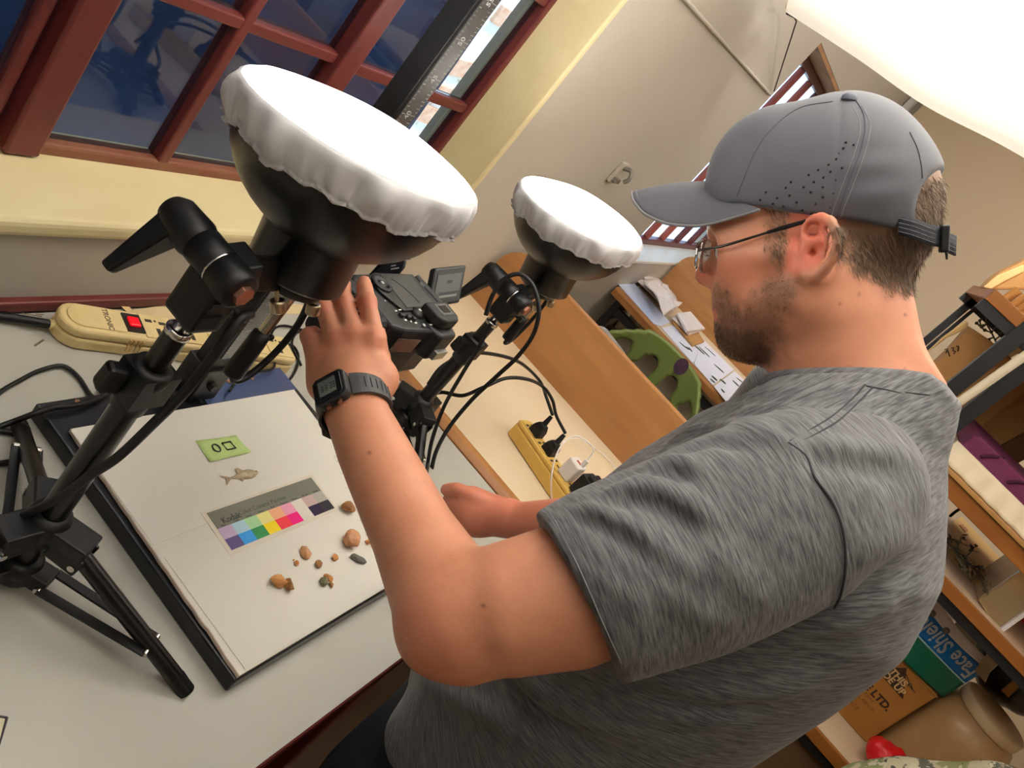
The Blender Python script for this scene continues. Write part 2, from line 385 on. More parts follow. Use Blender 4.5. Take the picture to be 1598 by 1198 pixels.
# outside the windows: a dark blue cloth added close behind the near one to darken its panes, a whitewashed wall with bare bricks beyond it
cloth = MB(); G = [[(-1.0 + 2.705 * i / 40, 1.02 + .02 * math.sin(i * .9) + .012 * math.sin(i * 2.3 + k), .7 + 1.9 * k / 6) for k in range(7)] for i in range(41)]
tag(cloth.grid(G).build('shade_cloth', mat('shade_blue', (74, 96, 150), rough=.8, rgb2=(52, 70, 112), nscale=5), solid=.004),
    'dark blue shade cloth hanging outside the near window', 'cloth')
ow = thing('garden_wall', 'whitewashed outdoor wall with bare bricks seen through the right edge of the window', 'wall', (1.9, 2.4, 0))
MB().box((1.0, 2.40, 0), (7.5, 2.52, 2.9)).build('wall_body', mat('whitewash', (252, 250, 244), rough=.8, rgb2=(196, 176, 130), nscale=26, namt=.3, contrast=(.6, .72)), ow)
brickm = mat('bare_brick', (206, 138, 104), rough=.85, rgb2=(236, 196, 170), nscale=30)
me = MB().box((-.17, -.014, -.05), (.17, .014, .05)).mesh('brick', brickm)
for i, (bx, bz) in enumerate([(4.20, .815), (4.24, .64), (4.30, 1.15), (4.17, .50), (4.24, 1.5)]):
    o = link('brick', me, None, ow); o.matrix_basis = Matrix.Translation((bx, 2.392, bz)) @ Matrix.Rotation(.05 * i - .1, 4, 'Y')
# something green and grey outside the far window
tag(MB().box((7.7, 3.6, .0), (12.0, 3.7, 1.5)).build('shed', mat('shed_green', (108, 150, 126), rough=.7, rgb2=(150, 160, 150), nscale=3)),
    'pale green shed standing outside the far window', 'shed')
tag(MB().box((-6, .96, -.06), (12, 14, 0.0)).build('yard', mat('yard_earth', (214, 206, 190), rough=.9)), None, None, kind='structure').name = 'ground_yard'
# small grey fitting on the wall between the windows
t = thing('wall_fitting', 'small grey hook fitting screwed to the wall between the two windows', 'fitting', (2.18, YW, 1.30))
grey_m = mat('grey_metal', (128, 124, 118), rough=.45, metal=.4)
MB().box((2.155, YW - .010, 1.26), (2.205, YW, 1.325)).build('back_plate', mat('pale_plate', (178, 170, 156), rough=.6), t, bevel=.003)
MB().tube([(2.18, YW - .008, 1.31), (2.18, YW - .030, 1.318), (2.18, YW - .040, 1.30), (2.18, YW - .034, 1.285)], .006, sub=5).build('hook', grey_m, t)
MB().box((2.163, YW - .022, 1.268), (2.197, YW - .009, 1.282)).build('clip', grey_m, t, bevel=.002)

# ------------------------------------------------------------------ white sheet hung over the bench as a canopy
sheet_m = mat('white_sheet', (240, 238, 232), rough=.85, rgb2=(234, 231, 224), nscale=1.2)
nt = sheet_m.node_tree; tr = nt.nodes.new('ShaderNodeBsdfTranslucent'); tr.inputs[0].default_value = (.88, .86, .82, 1); mx = nt.nodes.new('ShaderNodeMixShader'); mx.inputs[0].default_value = .5
nt.links.new(nt.nodes['Principled BSDF'].outputs[0], mx.inputs[1]); nt.links.new(tr.outputs[0], mx.inputs[2]); nt.links.new(mx.outputs[0], nt.nodes['Material Output'].inputs['Surface'])
def edge_pt(s):      # lower right-hand hem as the photograph shows it, s from the hooked corner outwards
    P = [(2.20, .655, 1.845), (2.17, .44, 1.868), (2.15, .25, 1.885), (2.13, .03, 1.93), (2.12, -.3, 1.97), (2.12, -.8, 2.0), (2.15, -1.5, 2.02)]
    q = spline(P, 8); k = s * (len(q) - 1); i = min(int(k), len(q) - 2); return q[i] + (q[i + 1] - q[i]) * (k - i)
b = MB(); G = []
for i in range(57):
    s = i / 56; e = edge_pt(s); row = []
    for j in range(97):
        u = (j / 96) ** 1.3; x = e[0] - u * 2.55
        sag = .06 * math.sin(PI * u) + .05 * math.sin(2.2 * s * PI + .4) * u
        hem = -.012 * math.exp(-(u / .012) ** 2)
        fold = (.010 * math.sin(24 * u ** .8 + 1.6 * s) + .005 * math.sin(57 * u ** .8 + 3.1 * s + 1) + .003 * math.sin(121 * u ** .8 - 2 * s)) * min(1, u * 9)
        row.append((x, e[1] + .02 * math.sin(5 * u), e[2] + .10 * min(u * 3, 1) + sag * .6 + fold + hem))
    G.append(row)
b.grid(G)
t = thing('hanging_sheet', 'white cotton sheet hung like a canopy over the workbench, corner tied to a wire', 'sheet', (2.2, .655, 1.845))
b.build('cloth', sheet_m, t)
hem = [edge_pt(i / 40) + A(0, 0, .004) for i in range(41)]
MB().tube(hem, .006, n=8).build('hem', mat('hem_cream', (232, 226, 204), rough=.8), t)
c0 = A(2.20, .655, 1.845)
MB().sphere(c0 + A(0, 0, .006), (.02, .012, .014), 10).build('knot', mat('knot_cloth', (204, 190, 158), rough=.9), t)
w_ = thing('hanging_wire', 'thin black wire running from the sheet corner down to the far window', 'wire', c0)
blk = mat('black_wire', (24, 22, 20), rough=.5)
MB().tube([c0 + A(0, 0, -.002), Py(1243, 33, .66), Py(1208, 142, .69)], .0022, n=6).build('strand', blk, w_)
MB().tube([Py(1228, 21, .655), Py(1240, 27, .655)], .003, n=6).build('peg', blk, w_)
# ================================================================== furniture
lam = mat('grey_laminate', (178, 176, 167), rough=.38, rgb2=(166, 163, 151), nscale=6, namt=.6, spec=.45, bump=.06, bscale=40)
lam2 = mat('cream_laminate', (226, 208, 178), rough=.4, rgb2=(218, 198, 166), nscale=3, spec=.4)
oak = mat('varnished_wood', (178, 128, 78), rough=.42, rgb2=(146, 96, 54), nscale=3.2, namt=.7, stretch=(9, 1.1, 9), bump=.15, bscale=14, detail=7)
oak_edge = mat('wood_edge', (176, 122, 66), rough=.5, rgb2=(140, 90, 46), nscale=5, stretch=(10, 1.5, 10), bump=.12, bscale=30)
dark = mat('dark_gap', (26, 22, 20), rough=.8)
steel = mat('black_steel', (30, 30, 32), rough=.42, spec=.45)
# the workbench
t = thing('workbench', 'grey topped workbench with a dark red edge under the window', 'table', (.3, .4, 0))
X0, X1, Y0 = -1.55, 1.335, .060
MB().box((X0, Y0 + .003, T - .004), (X1 - .003, YW - .012, T)).build('laminate', lam, t)
MB().box((X0, Y0, T - .030), (X1, Y0 + .022, T - .0015)).build('edge_strip', maroon, t, bevel=.003)
MB().box((X1 - .016, Y0 + .022, T - .030), (X1, YW - .012, T - .0015)).build('edge_strip', maroon, t, bevel=.003)
MB().box((X0, Y0 + .02, T - .030), (X1 - .016, YW - .012, T - .004)).build('core', mat('core_board', (120, 90, 60), rough=.8), t)
MB().box((X0 + .05, Y0 + .05, T - .12), (X1 - .05, Y0 + .075, T - .03)).build('apron', mat('maroon_dark', (70, 28, 26), rough=.5), t)
for lx in (X0 + .08, X1 - .08):
    for ly in (Y0 + .06, YW - .08): MB().box((lx - .03, ly - .03, 0), (lx + .03, ly + .03, T - .03)).build('leg', maroon, t, bevel=.004)
# scuffs on the laminate where the paint has chipped along the back
chip = mat('chipped_paint', (108, 92, 74), rough=.8)
b = MB()
for i in range(60):
    x = -.1 + random.random() * .98; y = YW - .014 - random.random() ** 2 * .05; a = random.random() * .9 - .3; L = .003 + .010 * random.random() ** 2
    b.obox((x, y, T + .0002), (math.cos(a), math.sin(a), 0), (-math.sin(a), math.cos(a), 0), (0, 0, 1), L, .0006 + .0008 * random.random(), .0003)
o = b.build('paint_chips', chip, t); o['kind'] = 'stuff'

def desk(name, label, xa, xb, ya, yb, zt, ph, legs=True):
    """white desk: wooden lipping in front, upright wooden screen along the back"""
    t = thing(name, label, 'desk', ((xa + xb) / 2, (ya + yb) / 2, 0))
    MB().box((xa + .030, ya, zt - .025), (xb, yb, zt)).build('top', lam2, t, bevel=.001)
    p = [(xa, zt - .034), (xa + .032, zt - .034), (xa + .032, zt + .0015), (xa + .012, zt + .0015), (xa, zt - .008)]
    MB().prism([(x, ya, z) for x, z in p], (0, 1, 0), yb - ya).build('lipping', oak_edge, t, bevel=.0015)
    # screen with a rounded upper corner at the window end
    r = .075; P = [(ya, zt - .05), (ya, zt + ph)] + [(yb - r + r * math.sin(a), zt + ph - r + r * math.cos(a)) for a in np.linspace(0, PI / 2, 9)] + [(yb, zt - .05)]
    MB().prism([(xb, y, z) for y, z in P], (1, 0, 0), .020).build('screen', oak, t, bevel=.003)
    for ly in (ya + .04, yb - .06):
        for lx in (xa + .03, xb - .04): MB().box((lx, ly, 0), (lx + .03, ly + .03, zt - .034)).build('leg', steel, t, bevel=.002)
        MB().box((xa + .06, ly, zt - .075), (xb - .04, ly + .03, zt - .034)).build('frame_bar', steel, t)
        MB().box((xa + .06, ly, .10), (xb - .04, ly + .03, .13)).build('frame_bar', steel, t)
    MB().box((xb - .035, ya + .07, zt - .075), (xb - .008, yb - .06, zt - .034)).build('frame_bar', steel, t)
    return t
d1 = desk('study_desk', 'cream desk with a varnished wooden screen right beside the workbench', 1.352, 1.90, -.42, .690, T, .185)
d2 = desk('study_desk', 'far desk with specimen sheets and wooden screen below the bright window', 3.09, 3.66, -.75, .690, T, .215)
for zz in (.52, .80): MB().box((3.12, -.68, zz - .03), (3.15, .63, zz)).build('frame_bar', steel, d2)
MB().box((3.34, -.70, .10), (3.36, .62, .80)).build('modesty_board', mat('pale_board', (238, 232, 214), rough=.6), d2)
for y_, z_ in ((.30, .985), (-.1, 1.0)): MB().cyl((3.652, y_, z_), (3.662, y_, z_), .006).build('screw', mat('dull_screw', (90, 88, 84), rough=.4, metal=.8), d2)

# ------------------------------------------------------------------ green plastic chair between the two desks
green = mat('green_plastic', (122, 138, 76), rough=.42, rgb2=(112, 128, 68), nscale=4, spec=.4)
t = thing('plastic_chair', 'green moulded plastic chair with slots in its back, between the two desks', 'chair', (2.5, .25, 0))
def chair_pt(u, v):     # u across (-1..1), v up (0..1): a back that curves round and leans away
    hw = .235 * (1 - .16 * v ** 3); y = .255 + hw * u
    x = 2.36 - .075 * (1 - u * u) * -1 - .05 * v - .085 * u * u * -1
    x = 2.42 - .10 * v + .10 * u * u * -1
    return A(x, y, .485 + .565 * v - .08 * v * u ** 4 * .8 - .02 * v * u * u)
NU, NV = 40, 44; G = [[chair_pt(-1 + 2 * i / NU, j / NV) for j in range(NV + 1)] for i in range(NU + 1)]
bm = bmesh.new(); vs = [[bm.verts.new(tuple(p)) for p in row] for row in G]
def in_slot(u, v):
    for uc in (-.62, -.21, .21, .62):
        w = .115
        if abs(u - uc) < w and .20 < v < .89:
            if v > .79: return ((u - uc) / w) ** 2 + ((v - .79) / .10) ** 2 < 1
            if v < .26: return ((u - uc) / w) ** 2 + ((v - .26) / .06) ** 2 < 1
            return True
    return False
def in_shape(u, v):
    return True if v < .80 else (abs(u) < 1 - .50 * max(0, (v - .80) / .20) ** 2.2)
for i in range(NU):
    for j in range(NV):
        u, v = -1 + 2 * (i + .5) / NU, (j + .5) / NV
        if in_shape(u, v) and not in_slot(u, v): bm.faces.new((vs[i][j], vs[i + 1][j], vs[i + 1][j + 1], vs[i][j + 1])).smooth = True
bmesh.ops.delete(bm, geom=[q for q in bm.verts if not q.link_faces], context='VERTS')
me = bpy.data.meshes.new('backrest'); bm.to_mesh(me); bm.free()
o = link('backrest', me, green, t); q = o.modifiers.new('c', 'SMOOTH'); q.iterations = 6; q.factor = .5
q = o.modifiers.new('s', 'SOLIDIFY'); q.thickness = .010; q.offset = 0
P = [(.02, .50), (.20, .495), (.40, .47), (.47, .46)]
MB().grid([[(2.42 - .46 * k / 8 - .02, .255 - .23 + .46 * m / 8, .455 - .02 * math.sin(PI * k / 8) + .01 * abs(m - 4) / 4) for m in range(9)] for k in range(9)]).build('seat', green, t, solid=.012)
for lx, ly in ((2.0, .06), (2.0, .45), (2.42, .06), (2.42, .45)): MB().cyl((lx, ly, 0), (lx + (.0 if lx < 2.2 else -.03), ly + (.255 - ly) * .1, .45), .016, .020, n=10).build('leg', green, t)
# oval purple sticker on the chair's back
sk = MB(); c = None
def back_hit(px_, py_):
    best = None
    for i in range(NU):
        for j in range(NV):
            q = R @ (G[i][j] - CAM); d2_ = (799 + FPX * q[0] / q[2] - px_) ** 2 + (599 + FPX * q[1] / q[2] - py_) ** 2
            if best is None or d2_ < best[0]: best = (d2_, i, j)
    return best[1], best[2]
i0, j0 = back_hit(1062, 573); c = G[i0][j0]; du = nrm(G[min(i0 + 1, NU)][j0] - G[i0 - 1][j0]); dv = nrm(G[i0][min(j0 + 1, NV)] - G[i0][j0 - 1]); nn = nrm(np.cross(du, dv))
nn = nn if nn @ (CAM - c) > 0 else -nn
sk.prism([c + nn * .006 + du * .020 * math.cos(a) + dv * .027 * math.sin(a) for a in np.linspace(0, 2 * PI, 20, endpoint=False)], nn, .0012)
sk.build('sticker', mat('purple_sticker', (98, 70, 92), rough=.5, rgb2=(62, 48, 66), nscale=60), t)

# ------------------------------------------------------------------ black steel shelf unit with wooden boards, behind the man
SX, SD = 2.20, .75; SY0, SY1 = -1.75, -.15
zs1, zs2, zs3, zs4 = .652, 1.165, 1.340, 1.700
t = thing('shelf_unit', 'black steel shelving with brown wooden boards behind the man', 'shelf', (SX + SD / 2, -1.0, 0))
board = mat('shelf_wood', (166, 104, 44), rough=.5, rgb2=(140, 84, 34), nscale=4, stretch=(8, 1.2, 8), bump=.1, bscale=20)
def shelf_board(z, th, m=board, x0=SX, lip=None, y1=SY1):
    MB().box((x0, SY0, z - th), (SX + SD, y1, z)).build('board', m, t, bevel=.002)
    if lip: MB().box((x0 - .004, SY0, z - th), (x0 + .012, y1, z + .001)).build('board_edge', lip, t, bevel=.002)
shelf_board(zs1, .034, lam2, lip=board); shelf_board(zs2, .030, mat('pale_shelf', (214, 186, 158), rough=.5), lip=board)
shelf_board(zs3, .040, board); shelf_board(zs4, .030, board)
for z, th in ((zs1, .034), (zs2, .030), (zs4, .030)):
    for x in (SX + .006, SX + SD - .03): MB().box((x, SY0, z - th - .026), (x + .024, SY1, z - th)).build('rail', steel, t)
MB().box((SX + .03, SY0, .12), (SX + .045, SY1 + .0, zs1 - .062)).build('front_panel', mat('brown_panel', (118, 92, 64), rough=.6, rgb2=(106, 80, 54), nscale=3), t)
MB().box((SX + .026, -.655, .12), (SX + .031, -.648, zs1 - .062)).build('panel_joint', dark, t)
# uprights follow the photograph: back-left angle post, two front posts
def post(px, py, x, w=.030, dx=.030, top=zs4 + .0):
    p = Px(px, py, x); MB().box((x, p[1] - w, 0), (x + dx, p[1], top)).build('post', steel, t, bevel=.001); return p
pA = post(1437, 531, SX + SD - .03, .022, .022); MB().box((SX + SD - .036, pA[1] - .036, .1), (SX + SD - .016, pA[1] - .026, zs4)).build('post', steel, t)
pB = post(1478, 598, SX - .006, .036, .03); pC = post(1490, 648, SX - .004, .034, .03)
for x in (SX, SX + SD - .03): MB().box((x, SY0, 0), (x + .03, SY0 + .03, zs4)).build('post', steel, t)
# white plastic pipe leaning between the two front posts
pp = [Px(1484, 636, SX - .012), Px(1598, 556, SX - .012)]
d = nrm(pp[1] - pp[0]); t2 = tag(MB().cyl(pp[0] - d * 1.0, pp[1] + d * .25, .0105, n=16).build('pipe', mat('white_pipe', (226, 214, 190), rough=.4)),
    'white plastic pipe standing between the black shelf posts', 'pipe')
# ================================================================== things on the workbench
ZB = T + .022; ZP = ZB + .0077
base_m = mat('stand_enamel', (12, 13, 17), rough=.3, spec=.45, rgb2=(18, 20, 28), nscale=5)
base_b = mat('stand_blue', (52, 66, 104), rough=.3, spec=.6)
white_b = mat('foam_board', (242, 239, 228), rough=.55, rgb2=(236, 232, 219), nscale=3, bump=.05, bscale=30)
foam_e = mat('foam_edge', (206, 190, 176), rough=.8, bump=.3, bscale=160)
paper = mat('paper_white', (244, 241, 231), rough=.6, rgb2=(238, 234, 222), nscale=2.5)
cs = thing('copy_stand', 'black copy stand with a metal baseboard and a tall column with a ruler', 'copy stand', (.83, .34, T))
MB().box((.621, .143, T), (1.030, .531, ZB - .0008)).build('baseboard', base_m, cs, bevel=.0025)
MB().box((.845, .484, ZB - .0007), (1.027, .529, ZB)).build('blue_plate', base_b, cs)
rustm = mat('rusty_screw', (150, 112, 84), rough=.6, metal=.3)
for px_, py_ in ((121, 627), (178, 618), (357, 595), (393, 590)):
    p = Pz(px_, py_, ZB); MB().cyl((p[0], p[1], ZB - .001), (p[0], p[1], ZB + .0008), .0036, n=12).build('screw', rustm, cs)
# column
CX0, CX1, CY0, CY1 = .820, .858, .500, .530
col_m = mat('column_black', (16, 16, 18), rough=.5, rgb2=(24, 24, 26), nscale=40)
MB().box((CX0, CY0, ZB), (CX1, CY1, 1.95)).build('column', col_m, cs, bevel=.0015)
rul = MB().box((CX0 + .006, CY0 - .0012, .96), (CX1 - .004, CY0 + .0005, 1.94)).build('ruler', mat('ruler_steel', (118, 118, 116), rough=.28, metal=.75, bump=.1, bscale=60, stretch=(1, 1, 6)), cs)
tick = MB()
for i in range(196):
    z = .962 + i * .005; L = .004 if i % 2 else .007
    if i % 10 == 0: L = .012
    tick.box((CX1 - .0045 - L, CY0 - .0016, z), (CX1 - .0045, CY0 - .0011, z + .0006)); tick.box((CX0 + .0065, CY0 - .0016, z), (CX0 + .0065 + L * .7, CY0 - .0011, z + .0006))
o = tick.build('ruler_ticks', mat('tick_white', (150, 150, 150), rough=.5), rul); o['kind'] = 'stuff'
for i in range(1, 19):
    text(str(i * 5), ((CX0 + CX1) / 2, CY0 - .0014, .962 + i * .05), (0, 0, 1), (-1, 0, 0), .011, mat('number_white', (176, 176, 176), rough=.5), 'number', rul, .0002)
# bracket at the foot of the column
br = MB().box((CX0 - .006, CY0 - .006, ZB), (CX1 + .004, CY1 + .006, ZB + .058)).build('foot_bracket', mat('bracket_black', (16, 16, 18), rough=.4), cs, bevel=.0015)
boltm = mat('black_bolt', (40, 40, 42), rough=.35, metal=.5)
for px_, py_ in ((329, 601), (309, 626)):
    p = Py(px_, py_, CY0 - .006); MB().cyl(p + A(0, .001, 0), p - A(0, .008, 0), .0062, n=6, smooth=False).build('bolt', boltm, br)
MB().prism([(CX0 - .007, CY0 + .002, ZB), (CX0 - .007, CY0 + .018, ZB), (CX0 - .007, CY0 + .018, ZB + .03), (CX0 - .007, CY0 + .002, ZB + .03)], (-1, 0, 0), .003).build('side_plate', boltm, br)
MB().box((CX0 - .030, CY0 + .000, ZB), (CX0 - .006, CY0 + .018, ZB + .003)).build('foot_plate', boltm, br, bevel=.001)
MB().cyl((CX0 - .020, CY0 + .009, ZB + .003), (CX0 - .020, CY0 + .009, ZB + .0065), .0058, n=14).build('screw', mat('bright_screw', (190, 188, 180), rough=.25, metal=.9), br)
# carriage and arm that hold the camera
cz = 1.262
MB().box((CX0 - .012, CY0 - .012, cz - .04), (CX1 + .012, CY1 + .012, cz + .04)).build('carriage', base_m, cs, bevel=.003)
pl = [Pd(x, y, 1.075) for x, y in ((572, 432), (594, 408), (630, 401), (635, 406), (632, 418), (622, 430))]
MB().prism(pl, nrm(ray(605, 415)), .05).build('motor_block', base_m, cs, bevel=.003)
for k in range(2): MB().prism([Pd(610 + 8 * i + 0 * k, 419 - 1.4 * i - 5 * k + dy, 1.0735) for i, dy in ((0, 0), (0, 2), ((1.6, 1)[k], 2), ((1.6, 1)[k], 0))], nrm(ray(605, 415)), .0008).build('small_print', MATS['tick_white'], cs)
arm = MB().prism([(.862, .50, cz + .022), (.935, .50, cz + .022), (.945, .49, cz + .016), (.945, .44, cz + .010), (.90, .425, cz + .010), (.862, .44, cz + .010)], (0, 0, -1), .034).build('camera_arm', base_m, cs, bevel=.003)
MB().box((.858, .40, cz - .030), (.872, .47, cz - .012)).build('mount_plate', base_m, cs, bevel=.002)
# white foam board and two sheets of paper on it
C4 = [(.628, .145), (.995, .146), (1.013, .481), (.629, .484)]
fb = thing('foam_board', 'white foam board lying on the black baseboard', 'board', (.82, .31, ZB))
n_ = 40; L_ = [(.6235 + .0095 * i / n_ + .0006 * math.sin(i * 1.7) * math.sin(i * .45) + (.0012 if i in (6, 7) else 0), .145 + (.484 - .145) * i / n_) for i in range(n_ + 1)]
poly = [(.995, .146), (1.013, .481)] + [(x, y) for x, y in L_[::-1]]
MB().prism([(x, y, ZB + .0004) for x, y in poly], (0, 0, 1), .0042).build('core', foam_e, fb)
MB().prism([(x + (.001 if x < .7 else 0), y, ZB + .0046) for x, y in poly], (0, 0, 1), .0004).build('facing', white_b, fb)
tag(MB().prism([(.632, .315, ZP - .0024), (.80, .322, ZP - .0024), (1.003, .335, ZP - .0024), (1.010, .479, ZP - .0024), (.632, .481, ZP - .0024)], (0, 0, 1), .0004).build('paper_sheet', paper),
    'white paper sheet covering the back half of the foam board', 'paper')
tag(MB().prism([(.634, .1475, ZP - .0022), (.993, .1485, ZP - .0022), (1.001, .318, ZP - .0022), (.80, .300, ZP - .0022), (.634, .297, ZP - .0022)], (0, 0, 1), .0003).build('paper_sheet', paper),
    'white paper sheet on the front half of the board under the brown stones', 'paper')
Zt = ZP - .0019
# green label card with an inked circle and square
lc = [Pz(305, 688, Zt), Pz(367, 680, Zt), Pz(390, 707, Zt), Pz(327, 722, Zt)]
t = thing('label_card', 'small green paper card with a circle and a square drawn in black', 'card', (lc[0] + lc[2]) / 2)
G = []
for i in range(9):
    row = []
    for j in range(7):
        u, v = i / 8, j / 6; p = lc[0] * (1 - u) * (1 - v) + lc[1] * u * (1 - v) + lc[2] * u * v + lc[3] * (1 - u) * v
        row.append(p + A(0, 0, .0004 + .0035 * max(0, (v - .55)) ** 1.5 * 2 + .002 * max(0, u - .75) * 2))
    G.append(row)
cardm = mat('green_card', (190, 216, 136), rough=.7); MB().grid(G).build('card', cardm, t, solid=.0005)
ux, uy = nrm(lc[1] - lc[0]), nrm(lc[0] - lc[3]); ink = mat('black_ink', (22, 26, 26), rough=.5)
cc = Pz(337, 700, Zt) + A(0, 0, .0016); MB().tube([cc + ux * .0052 * math.cos(a) + uy * .0062 * math.sin(a) for a in np.linspace(0, 2 * PI, 25)], .0009, n=5).build('drawn_circle', ink, t)
sq = [Pz(345.5, 692.5, Zt), Pz(358.5, 690, Zt), Pz(367, 700, Zt), Pz(354, 703, Zt)]; sq = [p + A(0, 0, .0016) for p in sq]
MB().tube(sq + sq[:2], .0011, n=5).build('drawn_square', ink, t)
# dried fish
fa, fc = Pz(402, 737, Zt), Pz(361, 746, Zt); fx = nrm(fa - fc); fy = A(-fx[1], fx[0], 0); fl = np.linalg.norm(fa - fc)
t = thing('dried_fish', 'tiny dried pale brown fish lying below the green card', 'fish', (fa + fc) / 2)
fish_m = mat('fish_skin', (208, 192, 160), rough=.5, rgb2=(150, 130, 98), nscale=160, namt=.5, bump=.3, bscale=500)
fin_m = mat('fish_fin', (166, 146, 116), rough=.6)
prof = [(0, .0009), (.08, .0030), (.2, .0056), (.35, .0074), (.5, .0070), (.68, .0050), (.85, .0026), (1, .0018)]
G = [[fa - fx * fl * s + fy * hw * math.cos(a) * (1 if math.cos(a) < 0 else .95) + A(0, 0, .0006 + max(0, hw * .62 * math.sin(a)) + .0) for a in np.linspace(0, 2 * PI, 14, endpoint=False)] for s, hw in [(q[0], q[1]) for q in prof]]
MB().grid(G, closed=True).build('body', fish_m, t)
z9 = A(0, 0, .0012)
MB().prism([fc + z9 - fx * 0, fc - fx * .016 + fy * .007 + z9, fc - fx * .009 + z9, fc - fx * .014 - fy * .009 + z9], (0, 0, 1), .0004).build('tail_fin', fin_m, t)
MB().prism([fa - fx * fl * .45 + fy * .006 + z9, fa - fx * fl * .62 + fy * .0125 + z9, fa - fx * fl * .70 + fy * .011 + z9, fa - fx * fl * .72 + fy * .004 + z9], (0, 0, 1), .0004).build('back_fin', fin_m, t)
MB().prism([fa - fx * fl * .62 - fy * .005 + z9, fa - fx * fl * .70 - fy * .0085 + z9, fa - fx * fl * .78 - fy * .004 + z9], (0, 0, 1), .0004).build('belly_fin', fin_m, t)
MB().sphere(fa - fx * .0042 + fy * .0006 + A(0, 0, .0028), .0010, 8).build('eye', mat('fish_eye', (60, 50, 40), rough=.3), t)
# colour chart
k0, k1, k2, k3 = A(.7195, .3305, Zt), A(.9120, .3310, Zt), A(.9110, .2760, Zt), A(.7165, .2755, Zt)
def chart(u, v, h=0): return k0 * (1 - u) * (1 - v) + k1 * u * (1 - v) + k2 * u * v + k3 * (1 - u) * v + A(0, 0, h)
t = thing('colour_chart', 'photographic colour control chart with rows of bright patches', 'colour chart', chart(.5, .5))
MB().prism([chart(-.035, -.06), chart(1.03, -.08), chart(1.02, 1.10), chart(-.03, 1.10)], (0, 0, 1), .0003).build('card', mat('chart_card', (232, 224, 206), rough=.3), t)
def quad(nm, u0, v0, u1, v1, m, h=.0005): return MB().prism([chart(u0, v0, h), chart(u0, v1, h), chart(u1, v1, h), chart(u1, v0, h)], (0, 0, 1), .0002).build(nm, m, t)
quad('title_band', 0, 0, 1, .435, mat('chart_grey', (112, 113, 100), rough=.3))
top_c = [(190, 166, 198), (178, 214, 230), (166, 212, 156), (244, 234, 150), (246, 178, 136), (242, 164, 190), (242, 236, 224), (196, 170, 164), (172, 168, 158)]
low_c = [(76, 62, 120), (0, 142, 220), (0, 128, 62), (252, 224, 0), (230, 50, 64), (228, 0, 120), (242, 236, 224), (46, 34, 62), (54, 50, 56)]
names = 'violet blue green yellow red magenta white dusk grey'.split()
for i in range(9):
    quad('patch', i / 9, .435, (i + 1) / 9, .72, mat('patch_light_' + names[i], top_c[i], rough=.28))
    quad('patch', i / 9, .72, (i + 1) / 9, 1.0, mat('patch_deep_' + names[i], low_c[i], rough=.28))
tx, ty = nrm(k1 - k0), nrm(k0 - k3); pr_ = mat('chart_print', (58, 58, 52), rough=.4)
text('Kodak', chart(.065, .30, .0008), tx, ty, .0115, pr_, 'lettering', t, .00012, 'LEFT', .00025)
text('Color Control Patches', chart(.215, .265, .0008), tx, ty, .0092, mat('chart_print_pale', (76, 77, 69), rough=.4), 'lettering', t, .00012, 'LEFT')
for i, wd in enumerate(('Blue', 'Cyan', 'Green', 'Yellow', 'Red', 'Magenta', 'White', '3/Color', 'Black')):
    text(wd, chart((i + .5) / 9, .395, .0008), tx, ty, .0042, MATS['chart_print_pale'], 'lettering', t, .0001)
# stones
def stone(c, L, W, H, ang, seed, cuts=7):
    rg = np.random.default_rng(seed); bm = bmesh.new(); bmesh.ops.create_icosphere(bm, subdivisions=3, radius=1)
    P = np.array([v.co[:] for v in bm.verts])
    for _ in range(cuts):
        n = nrm(rg.normal(size=3)); d = .55 + .3 * rg.random(); e = P @ n - d; P -= np.where(e > 0, e, 0)[:, None] * n * .92
    P *= (1 + .10 * vnoise(P, 2.2, seed) + .05 * vnoise(P, 5, seed + 1))[:, None]
    P[:, 2] -= P[:, 2].min(); P /= np.abs(P[:, :2]).max(0).tolist() + [P[:, 2].max()]
    P *= A(L / 2, W / 2, H); ca, sa = math.cos(ang), math.sin(ang)
    for v, q in zip(bm.verts, P): v.co = (c[0] + ca * q[0] - sa * q[1], c[1] + sa * q[0] + ca * q[1], c[2] + q[2])
    for f in bm.faces: f.smooth = False
    me = bpy.data.meshes.new('stone'); bm.to_mesh(me); bm.free(); return me
st_br = mat('stone_brown', (170, 122, 70), rough=.7, rgb2=(116, 74, 42), nscale=70, bump=.5, bscale=260, bdist=.001)
st_rd = mat('stone_red_brown', (154, 92, 56), rough=.5, rgb2=(206, 156, 112), nscale=80, namt=.6, bump=.5, bscale=200, bdist=.001)
st_or = mat('stone_orange', (204, 146, 88), rough=.7, rgb2=(168, 108, 58), nscale=120, bump=.5, bscale=300, bdist=.001)
st_gr = mat('stone_grey', (74, 74, 66), rough=.6, rgb2=(100, 98, 86), nscale=150, bump=.4, bscale=300, bdist=.001)
st_ol = mat('stone_olive', (122, 116, 84), rough=.6, rgb2=(80, 78, 58), nscale=150)
